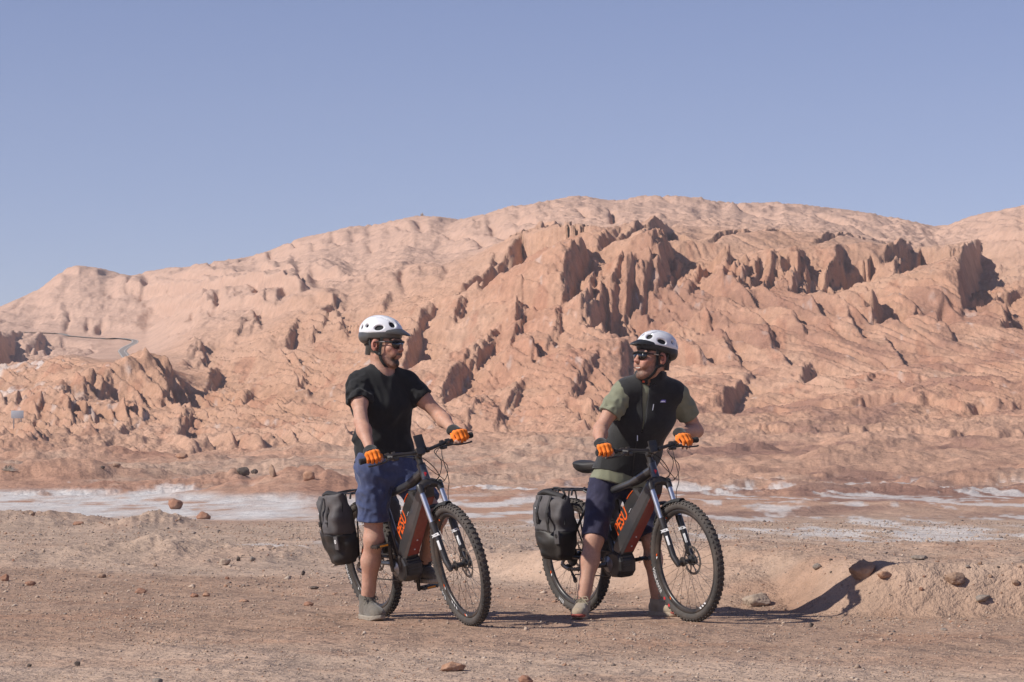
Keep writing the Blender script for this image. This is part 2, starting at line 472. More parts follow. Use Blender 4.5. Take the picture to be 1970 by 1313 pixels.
cliff([(1850,560),(1900,548),(1990,540)], 1.4, 3.2, 2.0, 8, 209)
cliff([(1320,800),(1380,782),(1480,776),(1600,786),(1720,776),(1850,786),(2000,776),(2120,780)], 0.95, 3.1, 1.7, 6, 210, 1.3)
cliff([(1340,846),(1420,835),(1560,842),(1700,832),(1850,840),(2050,836)], 0.55, 2.7, 1.6, 5, 211, 1.2)
cliff([(1500,730),(1600,722),(1700,730),(1800,738)], 0.7, 3.0, 2.0, 7, 212)
# ---- dipping strata: rows of small tilted slabs running down to the right, stepped on that side
wx = X + 1.6 * fbm(X / 16, Y / 22, 3, 31); wy = Y + 3.0 * fbm(X / 18, Y / 25, 3, 37)
def saw(c, k=0.80):
    f = c - np.floor(c); return np.where(f < k, f / k, (1 - f) / (1 - k))
def steps(lam, ang, seed, vary=0.5):
    c = (wx * math.cos(ang) + wy * math.sin(ang)) / lam + vary * noise2(wx / (lam * 4), wy / (lam * 9), seed)
    idx = np.floor(c)
    return (saw(c, 0.84) - 0.45) * np.clip(0.7 + 0.9 * noise2(idx * 3.7, wy / 14 + idx, seed + 1), 0, 1.6)
lowleft = sstep(172, 184, D) * (1 - sstep(246, 275, D)) * (1 - sstep(720, 950, PX))
patch = sstep(-0.30, 0.12, fbm(X / 11, Y / 15, 2, 41))
Zf = 1.20 * steps(1.75, 0.48, 44) * lowleft * patch
Zf += 0.60 * steps(0.80, 0.46, 46) * lowleft * sstep(0.0, 0.3, fbm(X / 7, Y / 12, 2, 43))
midr = sstep(176, 190, D) * (1 - sstep(240, 256, D)) * sstep(700, 950, PX)
Zf += 0.85 * steps(2.2, 0.52, 47, 0.35) * midr * sstep(-0.15, 0.3, fbm(X / 12, Y / 18, 2, 52))
Zf += 0.36 * steps(0.85, 0.50, 49, 0.35) * midr * sstep(-0.05, 0.3, fbm(X / 8, Y / 13, 2, 53))
# narrow gullies running down the right-hand slopes, and lumps everywhere on the hills
gx = (X * 0.86 + Y * 0.50) ; gy = -X * 0.50 + Y * 0.86
for lam, dep, sd in ((3.4, 0.75, 60), (1.5, 0.42, 63)):
    n_ = noise2(gx / lam + 0.35 * noise2(X / 5, Y / 9, sd + 1), gy / (lam * 11), sd)
    Zf -= dep * np.exp(-(n_ / 0.09) ** 2) * sstep(178, 200, D) * (0.3 + 0.7 * sstep(820, 1100, PX)) * (1 - 0.7 * sstep(238, 270, D)) * sstep(-0.3, 0.2, noise2(X / 6, Y / 10, sd + 2))
Zf += 1.0 * fbm(X / 16, Y / 16, 3, 70) * sstep(150, 182, D) * (1 - 0.5 * sstep(240, 300, D))
rs_ = 1 - 0.45 * sstep(1180, 1320, PX) * sstep(190, 205, D)
Zf += 0.20 * rs_ * ridged(X / 3.2, Y / 5.0, 3, 77) * sstep(150, 172, D) * (1 - 0.7 * sstep(245, 300, D))
Zf += 0.085 * rs_ * ridged(X / 0.9, Y / 1.5, 3, 87, 0.6) * sstep(150, 172, D) * (1 - 0.8 * sstep(245, 300, D))
Zf += (0.055 * ridged(X / 0.42, Y / 0.9, 2, 88, 0.6) + 0.025 * wn0) * sstep(150, 172, D) * (1 - 0.6 * sstep(245, 300, D))
backm = sstep(240, 300, D)
topf = 1 - 0.85 * sstep(0.88, 0.99, D / np.maximum(Dsky[:, None], 1))
Zf += 0.8 * (ridged(X / 30 + 0.3 * Y / 60, Y / 55, 4, 90) - 0.6) * backm * topf
Zf += 0.34 * fbm(X / 4, Y / 9, 5, 96, 0.6) * backm
Zf += 0.16 * ridged(X / 1.6, Y / 5, 3, 97, 0.6) * backm * topf * sstep(-0.2, 0.3, noise2(X / 20, Y / 30, 94))
Zf += 0.45 * (saw((Z0b + 0.15 * X) / 2.6 + 0.5 * noise2(X / 12, Y / 30, 93), 0.85) - 0.5) * backm * topf * sstep(0.0, 0.35, noise2(X / 16, Y / 34, 92))
Zf += (0.26 * ridged(X / 4.5, Z0b / 1.7, 3, 191, 0.6) + 0.20 * fbm(X / 1.4, Z0b / 0.8, 3, 196)) * backm * topf * sstep(-0.25, 0.25, fbm(X / 14, Z0b / 6, 2, 199))
Zf -= 0.9 * np.exp(-(noise2(X / 6 + 0.02 * Y, Y / 60, 98) / 0.08) ** 2) * backm * topf * sstep(-0.2, 0.3, noise2(X / 14, Y / 30, 99))
# terraces: hard beds that crop out as low scarps
def scarp(py_, x0, x1, h, sd):
    yy = py_ + 9 * fbm(PX / 90, PX * 0, 3, sd)
    mm = sstep(x0 - 60, x0, PX) * (1 - sstep(x1, x1 + 60, PX))
    return h * mm * sstep(3, -3, PYb - yy) * sstep(-45, -10, PYb - yy)
Zf += scarp(868, -200, 700, 0.5, 103) + scarp(575, 260, 560, 2.0, 106) + scarp(610, 300, 620, 1.2, 107) + scarp(545, 350, 640, 1.4, 108) + scarp(520, 60, 260, 1.2, 109)
dZ *= sstep(90, 130, D)
ROAD = np.array(crest_points([(276,716),(262,700),(243,684),(238,676),(248,668),(264,659),(258,653),(225,649),(180,645),(140,642),(95,639),(40,636)]))
def seg_dist(Pl, xs_, ys_):
    best = np.full(xs_.shape, 1e9)
    for a, b in zip(Pl[:-1], Pl[1:]):
        e = b - a; t = np.clip(((xs_ - a[0])*e[0] + (ys_ - a[1])*e[1])/max(e @ e, 1e-6), 0, 1)
        best = np.minimum(best, np.hypot(xs_ - a[0] - t*e[0], ys_ - a[1] - t*e[1]))
    return best
rm_ = (np.abs(PX - 160) < 260) & (D > 200)
rd = np.full(X.shape, 1e3); rd[rm_] = seg_dist(ROAD, X[rm_], Y[rm_])
rf = sstep(2.2, 8, rd); Zf = Zf*rf; dZ = dZ*rf
for (mx, my, mw, md_, mh) in ((272, 735, 2.6, 6, 1.0), (300, 722, 3.0, 7, .8)):
    q_ = crest_points([(mx, my)])[0]; Zf = Zf + mh*np.exp(-((X - q_[0])/mw)**2 - ((Y - q_[1])/md_)**2)*(1 + .3*noise2(X/1.3, Y/2.2, 145))
Z = Zb + dZ + Zf
# keep the skyline where it is seen, whatever the relief added
tan_now = np.max(np.where(D > 200, (Z - CAM_H) / np.maximum(Y, 1), -1), axis=1)
tan_want = slope_of(ysky)
fac = np.where(np.abs(TH) < 0.7, np.clip(tan_want / np.maximum(tan_now, 0.01), 0.6, 1.5), 1.0)
kk = np.hanning(9); kk /= kk.sum(); fac = np.convolve(np.pad(fac, 4, 'edge'), kk, 'valid')
wgt = np.clip((D - 0.75 * dlast[:, None]) / np.maximum(Dsky[:, None] - 0.75 * dlast[:, None], 1), 0, 1)
Z = Z * (1 + (fac[:, None] - 1) * wgt ** 0.7)
# ---- the plain: salt pan, hummocks, track, berms
plain = 1 - sstep(150, 190, D)
hm = fbm(X / 7.5, Y / 13, 3, 110)
ZN = 0.75 * np.maximum(hm - 0.05, 0) * sstep(72, 110, D) * plain
ZN += 0.22 * ridged(X / 3.1, Y / 5.0, 3, 115) * sstep(84, 118, D) * plain
ZN += (0.08 * fbm(X / 1.2, Y / 2.0, 3, 117) + 0.045 * ridged(X / 0.55, Y / 1.3, 3, 118, 0.6)) * sstep(60, 90, D) * plain * (0.35 + sstep(0.05, 0.3, hm))
def mound(px, py, w, dp, h, sd=0):
    y = CAM_H * FPX / (py - HORIZON); x = (px - CX) / FPX * y
    q = ((X - x) / w) ** 2 + ((Y - y) / dp) ** 2
    return h * np.exp(-q) * (1 + 0.5 * noise2(X / w * 2.4, Y / dp * 2.4, 120 + sd) + 0.25 * noise2(X / w * 7, Y / dp * 7, 121 + sd))
near = D < 130
ZN += mound(560, 956, 2.6, 8, 0.50, 1) + mound(470, 948, 1.2, 5, 0.42, 2) + mound(640, 958, 2.2, 8, 0.34, 3)
ZN += mound(300, 1012, 0.55, 2.6, 0.20, 4) + mound(60, 1010, 1.0, 3.5, 0.22, 5)
ZN += mound(330, 1075, 0.75, 1.6, 0.20, 6) + mound(120, 1080, 0.9, 1.4, 0.10, 7) + mound(560, 1075, 0.6, 1.4, 0.10, 8)
ZN += mound(960, 1086, 0.55, 1.3, 0.16, 9) + mound(1230, 1082, 0.6, 1.2, 0.12, 10)
ZN += mound(1050, 962, 2.5, 8, 0.25, 11) + mound(1300, 975, 2.2, 5, 0.18, 12) + mound(1640, 985, 2.8, 5, 0.2, 13)
ZN += mound(180, 940, 4.5, 9, 0.5, 14)
# bank on the right that the right rider's shadow climbs
sl_ = (X - 0.68) * 0.933 + (Y - 17.0) * 0.361 + 0.07 * noise2(X * 1.7, Y * 1.3, 131)
toeY = 17.02 - 0.06 * np.clip(X - 2.2, 0, 3)
b1 = sstep(1.30, 1.80, sl_) * sstep(0.0, 0.38, Y - toeY + 0.08 * noise2(X * 1.4, Y * 1.1, 130))
b2 = 0.72 * sstep(0.75, 1.7, X + 0.15 * noise2(X * 0.9, Y * 0.9, 130)) * sstep(17.75, 18.9, Y + 0.14 * noise2(X * 1.6, Y * 1.2, 141))
by = np.maximum(b1, b2) * (0.9 + 0.1 * sstep(17.7, 19.6, Y)) * (1 - sstep(20.5, 27, Y)); bx = 1.0 * (np.abs(TH) < 0.8)[:, None]
ZN += 0.362 * bx * by * (1 + 0.08 * noise2(X * 1.4, Y * 1.2, 132))
ZN += 0.018 * fbm(X / 0.22, Y / 0.30, 3, 140) * bx * by * (1 - sstep(21, 26, Y))
bl = sstep(20.2, 22.5, Y + 0.5 * noise2(X * 0.5, Y * 0.4, 133)) * (1 - sstep(24, 30, Y)) * (X < 30)
ZN += 0.09 * bl * (1 + 0.6 * noise2(X * 0.8, Y * 0.8, 134)) * (1 - bx)
rough = sstep(20.5, 23, Y) * (1 - sstep(40, 55, Y)) + 0.8 * bx * by
ZN += near * (0.010 * fbm(X / 0.5, Y / 0.7, 3, 136) * (0.4 + rough) + 0.002 * noise2(X / 0.13, Y / 0.2, 139) * (0.5 + rough))
stand = np.exp(-(((X + 0.1) / 2.1) ** 2 + ((Y - 16.6) / 1.3) ** 2) ** 2)
ZN *= (1 - 0.97 * stand)
Z = Z + ZN
Z = np.where(Y < 0, Z * 0.4, Z).astype(np.float32)
PY = HORIZON - FPX * (Z - CAM_H) / np.maximum(Y, 0.1)

# ---- colours that belong to the ground itself (no light in them)
C = lambda r, g, b: np.array([r, g, b], np.float32)
tan = C(.485, .298, .208); pink = C(.51, .338, .260); orange = C(.45, .255, .165); red = C(.36, .165, .105)
dust = C(.40, .285, .21); dust2 = C(.48, .345, .258); track = C(.375, .240, .168); salt = C(.64, .60, .57); maroon = C(.24, .135, .105); grey = C(.42, .315, .245)
nA = fbm(X / 30, Y / 45, 4, 150); nB = fbm(X / 9, Y / 14, 4, 155); nC = fbm(X / 2.2, Y / 4.5, 4, 160)
col = np.zeros(X.shape + (3,), np.float32) + tan
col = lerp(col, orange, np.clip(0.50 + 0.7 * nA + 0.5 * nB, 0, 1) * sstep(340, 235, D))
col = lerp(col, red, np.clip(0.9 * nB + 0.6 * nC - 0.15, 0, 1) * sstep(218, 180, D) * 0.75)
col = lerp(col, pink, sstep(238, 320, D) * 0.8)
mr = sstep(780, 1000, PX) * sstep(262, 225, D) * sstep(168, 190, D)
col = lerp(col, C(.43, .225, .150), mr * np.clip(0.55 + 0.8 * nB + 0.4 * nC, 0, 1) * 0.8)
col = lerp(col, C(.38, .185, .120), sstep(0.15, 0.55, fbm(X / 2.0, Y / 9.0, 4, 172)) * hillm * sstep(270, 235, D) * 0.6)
# bedding: thin paler and darker beds
bed = np.sin((Z * 1.0 + 0.28 * X + 0.10 * Y) * 2.1 + 3 * nA) * 0.5 + 0.5
col = lerp(col, col * 0.86, (bed ** 3) * 0.6 * hillm)
flk = sstep(0.45, 0.9, fbm(X / 0.9, Y / 3.0, 3, 170) + 0.35 * nB)
col = lerp(col, salt * 0.9, flk * 0.35 * sstep(170, 190, D) * sstep(250, 230, D))
# left low ground salty
col = lerp(col, salt, sstep(0.0, 0.4, nB + 0.5 * nC + 0.4 - np.abs(PX - 0) / 160) * sstep(205, 222, D) * sstep(262, 240, D) * (PX < 220) * 0.6)
# the plain
pl = sstep(185, 140, D)
base_plain = lerp(lerp(np.zeros_like(col) + C(.46, .275, .19), red, np.clip(0.25 + 1.0 * nB, 0, 1) * 0.55), C(.47, .32, .235), sstep(-0.1, 0.5, nA + 0.6 * nC) * 0.85)
col = lerp(col, base_plain, pl)
wn = np.random.RandomState(3).uniform(-1, 1, X.shape).astype(np.float32)
nD = 0.45 * wn + fbm(X / 0.35, Y / 1.6, 3, 175)
col = col * (1 + 0.16 * np.clip(nD, -1, 1) * sstep(60, 100, D) * sstep(270, 230, D))[..., None]
streak = fbm(X / 1.6, Y / 5.5, 5, 180) + 0.5 * fbm(X / 6, Y / 16, 3, 185)
sx = (X / np.maximum(Y, .1)) * FPX + CX
row = HORIZON + CAM_H * FPX / np.maximum(Y, .1)                # flat photo row, only a way to say "this far out"
def band(r0, r1, s=8): return sstep(r0 - s, r0 + s, row) * (1 - sstep(r1 - s, r1 + s, row))
low = 1 - sstep(0.10, 0.24, Z)
maro = sstep(-0.1, 0.4, nB + 0.5 * nC) * band(918, 1010, 10) * sstep(1050, 1300, sx)
col = lerp(col, maroon, maro * 0.75)
stk0 = fbm(X / 0.9, Y / 7.0, 4, 191)
saltL = (0.70 + 0.30 * sstep(-0.35, 0.35, stk0)) * sstep(-0.75, -0.2, streak + 0.6 * stk0) * band(949, 1000, 4) * (1 - sstep(560, 660, sx)) * low
stk2 = 0.6 * fbm(X / 0.75, Y / 6.0, 4, 192) + 0.55 * fbm(X / 3.2, Y / 10, 3, 193)
saltM = 0.85 * low * sstep(0.0, 0.3, streak + 0.5 * stk2 + 0.15) * band(962, 1012, 6) * sstep(560, 700, sx) * (1 - sstep(1060, 1250, sx))
stk2 = 0.6 * fbm(X / 0.75, Y / 6.0, 4, 192) + 0.55 * fbm(X / 3.2, Y / 10, 3, 193)
lowR = 1 - sstep(0.22, 0.5, Z)
saltR = lowR * sstep(0.20, 0.34, stk2 + 0.06) * band(905, 1062, 10) * sstep(980, 1200, sx)
saltR2 = sstep(-0.05, 0.3, 0.6 * stk2 + streak + 0.05 * np.sin(sx / 90)) * band(1012, 1042, 5) * sstep(1200, 1380, sx)
saltR3 = lowR * sstep(0.30, 0.46, 0.5 * stk2 + fbm(X / 4, Y / 13, 4, 190)) * band(902, 960, 6)
saltF = sstep(0.15, 0.4, streak) * band(1040, 1056, 3) * sstep(250, 400, sx) * (sx < 700)
pl_ = pl
sm = pl * np.clip(np.maximum.reduce([saltL, saltM, saltR * 0.75, saltR2 * 0.75, saltR3 * 0.8, saltF * 0.6]), 0, 1)
# dusty near ground
nd = sstep(58, 40, Y + 6 * nC - 6 * sstep(0, 700, sx) * 0)
nd = np.where(Y > 0, nd, 1)
gcol = lerp(np.zeros_like(col) + dust2, C(.48, .295, .20), np.clip(0.9 * fbm(X / 1.5, Y / 3.5, 4, 200) - 0.05, 0, 1) * 0.7)
gcol = lerp(gcol, grey, np.clip(0.8 * fbm(X / 0.9, Y / 4.0, 4, 204), 0, 1) * 0.6)
yf_ = 25.0 - 0.0038 * np.clip(sx, -500, 2500)
trk = sstep(0.5, -0.5, Y - yf_ + 0.5 * noise2(X / 1.3, Y / 3, 205)) * sstep(12.8, 14.6, Y + 0.35 * X + 0.9 * noise2(X / 1.6, Y / 2.5, 206)) * (1 - bx * by)
gcol = lerp(gcol, track, trk * 0.78)
gcol = lerp(gcol, C(.38, .215, .14), sstep(0.1, 0.5, fbm(X / 1.1 + Y * 0.1, Y / 1.0, 3, 207)) * sstep(22, 17, Y) * 0.5)
gcol = lerp(gcol, dust2 * 1.06, sstep(14.5, 12.5, Y + 0.5 * noise2(X / 2, Y / 2, 208)) * 0.45)
gcol = lerp(gcol, C(.45, .275, .19), bx * by * np.clip(0.45 + 0.8 * noise2(X / 0.5, Y / 0.6, 210), 0, 1) * 0.7)
col = lerp(col, gcol, nd * pl)
col = lerp(col, salt, sm * (1 - 0.9 * sstep(24, 21, Y)))
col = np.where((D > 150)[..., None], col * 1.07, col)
smask = sm * (1 - 0.9 * sstep(24, 21, Y))

def terrain_mat():
    b = MatB('desert_ground'); a = b.attr('tone')
    v = b.coord('Object')
    n1 = b.noise(0.9, 8, 0.65, v); n2 = b.noise(7.0, 6, 0.7, v); n3 = b.noise(42, 4, 0.7, v)
    m1 = b.ramp(n1, [(0.30, 0.86), (0.70, 1.14)]); m2 = b.ramp(n2, [(0.30, 0.87), (0.72, 1.11)]); m3 = b.ramp(n3, [(0.3, 0.92), (0.7, 1.07)])
    c = b.mix(a.outputs['Color'], m1, 1.0, 'MULTIPLY'); c = b.mix(c, m2, 1.0, 'MULTIPLY')
    c = b.mix(c, m3, a.outputs['Alpha'], 'MULTIPLY')
    b.color(c); b.set(Roughness=0.95); b.b.inputs['Specular IOR Level'].default_value = 0.15
    p = b.bump(n1, 0.8, 0.45)
    p = b.bump(n2, 0.25, 0.016, p)
    b.bump(n3, 0.18, 0.003, p)
    return b.m
M_GROUND = terrain_mat()
def patch_mesh(name, r0, r1, smooth=True):
    v = np.stack([X[:, r0:r1], Y[:, r0:r1], Z[:, r0:r1]], -1)
    n, m = v.shape[:2]
    idx = np.arange(n * m).reshape(n, m)
    f = np.stack([idx[:-1, :-1], idx[1:, :-1], idx[1:, 1:], idx[:-1, 1:]], -1).reshape(-1, 4)[:, ::-1]
    o = from_arr(name, v.reshape(-1, 3), f, M_GROUND, smooth=smooth)
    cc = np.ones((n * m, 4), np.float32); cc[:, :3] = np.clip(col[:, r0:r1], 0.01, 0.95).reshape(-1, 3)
    cc[:, 3] = (sstep(70, 25, D[:, r0:r1])).reshape(-1)
    at = o.data.color_attributes.new('tone', 'FLOAT_COLOR', 'POINT'); at.data.foreach_set('color', cc.ravel())
    o['kind'] = 'structure'
    return o
i1 = int(np.searchsorted(RR, 42)); i2 = int(np.searchsorted(RR, 150)); i3 = int(np.searchsorted(RR, 262))
patch_mesh('ground', 0, i1 + 1)
patch_mesh('plain', i1, i2 + 1)
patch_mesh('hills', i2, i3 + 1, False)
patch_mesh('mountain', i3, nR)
def ground_z(x, y):
    th = math.atan2(x, y); r = math.hypot(x, y)
    i = int(np.clip(np.searchsorted(TH, th) - 1, 0, nT - 2)); j = int(np.clip(np.searchsorted(RR, r) - 1, 0, nR - 2))
    a = (th - TH[i]) / (TH[i+1] - TH[i]); c = (r - RR[j]) / (RR[j+1] - RR[j])
    return float((Z[i, j]*(1-a) + Z[i+1, j]*a)*(1-c) + (Z[i, j+1]*(1-a) + Z[i+1, j+1]*a)*c)
# ================================================================ mesh helpers for things
V = Vector
def ring_frames(pts):
    pts = [V(p) for p in pts]; T = []
    for i in range(len(pts)):
        a = pts[max(i - 1, 0)]; b = pts[min(i + 1, len(pts) - 1)]
        T.append((b - a).normalized())
    n = T[0].orthogonal().normalized(); N = []
    for i, t in enumerate(T):
        if i: n = (n - t * n.dot(t)).normalized()
        N.append(n.copy())
    return pts, T, N
def tube(bm, pts, r, seg=8, cap=True, sq=None):
    pts, T, N = ring_frames(pts); rings = []
    for i, p in enumerate(pts):
        rr = r[i] if isinstance(r, (list, tuple)) else r
        b = T[i].cross(N[i]); ring = []
        for k in range(seg):
            a = 2 * math.pi * k / seg
            ring.append(bm.verts.new(p + (N[i] * math.cos(a) + b * math.sin(a)) * rr))
        rings.append(ring)
    for A, B in zip(rings[:-1], rings[1:]):
        for k in range(seg): bm.faces.new((A[k], A[(k + 1) % seg], B[(k + 1) % seg], B[k]))
    if cap:
        bm.faces.new(rings[0][::-1]); bm.faces.new(rings[-1])
def spline(pts, n=6):
    pts = [V(p) for p in pts]; out = []
    for i in range(len(pts) - 1):
        p0, p1, p2, p3 = pts[max(i - 1, 0)], pts[i], pts[i + 1], pts[min(i + 2, len(pts) - 1)]
        for k in range(n):
            t = k / n
            out.append(0.5 * ((2 * p1) + (p2 - p0) * t + (2 * p0 - 5 * p1 + 4 * p2 - p3) * t * t + (3 * p1 - p0 - 3 * p2 + p3) * t ** 3))
    out.append(pts[-1]); return out
def boxm(bm, c, size, rot=None, bev=0.0):
    r = bmesh.ops.create_cube(bm, size=1.0)['verts']
    M = Matrix.Translation(c) @ (rot.to_4x4() if rot is not None else Matrix()) @ Matrix.Diagonal((*size, 1))
    bmesh.ops.transform(bm, matrix=M, verts=r)
    if bev > 0:
        es = list({e for v in r for e in v.link_edges})
        bmesh.ops.bevel(bm, geom=es, offset=bev, segments=2, affect='EDGES', profile=0.6)
def lathe_y(bm, c, prof, seg=32, close=False):
    """revolve (radius, y) about the y axis through c"""
    rings = []
    for (r, y) in prof:
        rings.append([bm.verts.new((c[0] + r * math.cos(2*math.pi*k/seg), c[1] + y, c[2] + r * math.sin(2*math.pi*k/seg))) for k in range(seg)])
    prs = list(zip(rings[:-1], rings[1:])) + ([(rings[-1], rings[0])] if close else [])
    for A, B in prs:
        for k in range(seg): bm.faces.new((A[k], B[k], B[(k + 1) % seg], A[(k + 1) % seg]))
    if not close:
        if prof[0][0] > 1e-5: bm.faces.new(rings[0])
        if prof[-1][0] > 1e-5: bm.faces.new(rings[-1][::-1])
def loft(bm, sections, cap=True):
    rs = [[bm.verts.new(p) for p in s] for s in sections]; n = len(rs[0])
    for A, B in zip(rs[:-1], rs[1:]):
        for k in range(n): bm.faces.new((A[k], A[(k+1) % n], B[(k+1) % n], B[k]))
    if cap: bm.faces.new(rs[0][::-1]); bm.faces.new(rs[-1])
def fin(name, bm, mat, parent, smooth=True, auto=True):
    bmesh.ops.recalc_face_normals(bm, faces=bm.faces)
    for f in bm.faces: f.smooth = smooth
    if smooth and auto:
        for e in bm.edges:
            if len(e.link_faces) == 2 and e.calc_face_angle(0) > 0.7: e.smooth = False
    return from_bm(name, bm, mat, parent)
def text_mesh(txt, size, depth=0.0006, shear=0.0, bold=0.0):
    cu = bpy.data.curves.new('lettering', 'FONT'); cu.body = txt; cu.size = size; cu.extrude = depth
    cu.align_x = 'CENTER'; cu.align_y = 'CENTER'; cu.shear = shear; cu.offset = bold; cu.resolution_u = 3
    o = bpy.data.objects.new('lettering', cu); COL.objects.link(o)
    bpy.context.view_layer.update()
    me = bpy.data.meshes.new_from_object(o.evaluated_get(bpy.context.evaluated_depsgraph_get()))
    bpy.data.objects.remove(o); bpy.data.curves.remove(cu)
    return me
def put_text(name, txt, size, mat, parent, origin, xdir, ydir, xs=1.0, **kw):
    me = text_mesh(txt, size, **kw)
    me.transform(Matrix.Diagonal((xs, 1, 1, 1)))
    x = V(xdir).normalized(); z = x.cross(V(ydir)).normalized(); y = z.cross(x)
    M = Matrix((x, y, z)).transposed().to_4x4(); M.translation = V(origin)
    me.transform(M); me.name = name
    return link(name, me, mat, parent)

# ================================================================ bicycle materials
M_TYRE = simple('tyre_rubber', (.040, .039, .038), 0.85, var=.2, scale=60, bump=.3, dust=.28)
M_RIM = simple('rim_black', (.018, .018, .019), 0.35, var=.1, dust=.25)
M_BLACK = simple('black_alloy', (.016, .016, .017), 0.38, metal=0.0, var=.15, dust=.12, coat=.2)
M_FRAME = simple('charcoal_frame_paint', (.10, .10, .105), 0.30, metal=.55, var=.10, coat=.5, dust=.08)
M_MAROON = simple('maroon_paint', (.25, .030, .021), 0.38, var=.15, coat=.4, dust=.22)
M_SIDE = simple('battery_black', (.017, .017, .017), 0.45, var=.15, dust=.1)
M_SILVER = simple('polished_alloy', (.74, .74, .76), 0.36, metal=1.0, var=.06, dust=.04)
M_GREYMET = simple('grey_alloy', (.32, .32, .33), 0.4, metal=.9, var=.1, dust=.1)
M_STEEL = simple('spoke_steel', (.10, .10, .10), 0.4, metal=.8, var=.1)
M_DISC = simple('brake_disc_steel', (.38, .36, .33), 0.35, metal=.9, var=.15)
M_RUB = simple('grip_rubber', (.02, .02, .02), 0.8, var=.2, bump=.3)
M_ORANGE = simple('orange_print', (.80, .12, .015), 0.5, var=.06)
M_WHITE = simple('white_print', (.75, .74, .73), 0.5, var=.06)
M_RED = simple('red_print', (.6, .03, .04), 0.5, var=.06)
M_GLASS = simple('dark_screen', (.012, .013, .015), 0.12, var=.05, spec=.6)
M_CHAIN = simple('chain_steel', (.12, .11, .10), 0.45, metal=.8, var=.3, scale=150)

def build_tyre():
    bm = bmesh.new(); Rm, rt = 0.342, 0.0275
    prof = []
    for k in range(14):
        a = 2 * math.pi * k / 14
        prof.append((Rm + rt * math.cos(a), rt * math.sin(a) * 1.04))
    lathe_y(bm, (0, 0, 0), prof, 84, close=True)
    n = 66
    for k in range(n):
        a0 = 2 * math.pi * k / n
        rows_ = [(0.30, 0.5), (-0.30, 0.5), (0.95, 0.0), (-0.95, 0.0)]
        for j, (t, sh) in enumerate(rows_):
            a = a0 + sh * 2 * math.pi / n
            d = V((math.cos(a) * math.cos(t), math.sin(t), math.sin(a) * math.cos(t)))
            tang = V((-math.sin(a), 0, math.cos(a))); side = d.cross(tang)
            c = V((math.cos(a) * Rm, 0, math.sin(a) * Rm)) + d * (rt + 0.0015)
            m = Matrix((tang, side, d)).transposed()
            boxm(bm, c, (0.014, 0.013 if j < 2 else 0.010, 0.0085), m)
    return bm
_wheel_cache = {}
def shared(name, key, make, mat, parent):
    """parts that are alike share one mesh"""
    if key not in _wheel_cache:
        o = make(); _wheel_cache[key] = o.data; return o
    o = bpy.data.objects.new(name, _wheel_cache[key]); COL.objects.link(o); o.parent = parent; return o
def warp_text(name, txt, size, mat, parent, rad, ang, y, side, bold=0.0, flip=1):
    """lettering laid along the wheel's sidewall; ang = angle (from +x up to +z) of its middle"""
    me = text_mesh(txt, size, 0.0004, 0, bold)
    for v in me.vertices:
        x, h = v.co.x, v.co.y
        a = ang + flip * x / rad; r = rad + h * (1 if flip * side < 0 else -1) * -1
        v.co = (r * math.cos(a), y, r * math.sin(a))
    me.name = name
    return link(name, me, mat, parent)
def arc_patch(bm, r0, r1, a0, a1, y):
    n = max(2, int(abs(a1 - a0) / 0.03)); P0 = []
    for k in range(n + 1):
        a = a0 + (a1 - a0) * k / n
        P0.append((bm.verts.new((r0*math.cos(a), y, r0*math.sin(a))), bm.verts.new((r1*math.cos(a+0.03), y, r1*math.sin(a+0.03)))))
    for A, B in zip(P0[:-1], P0[1:]): bm.faces.new((A[0], A[1], B[1], B[0]))
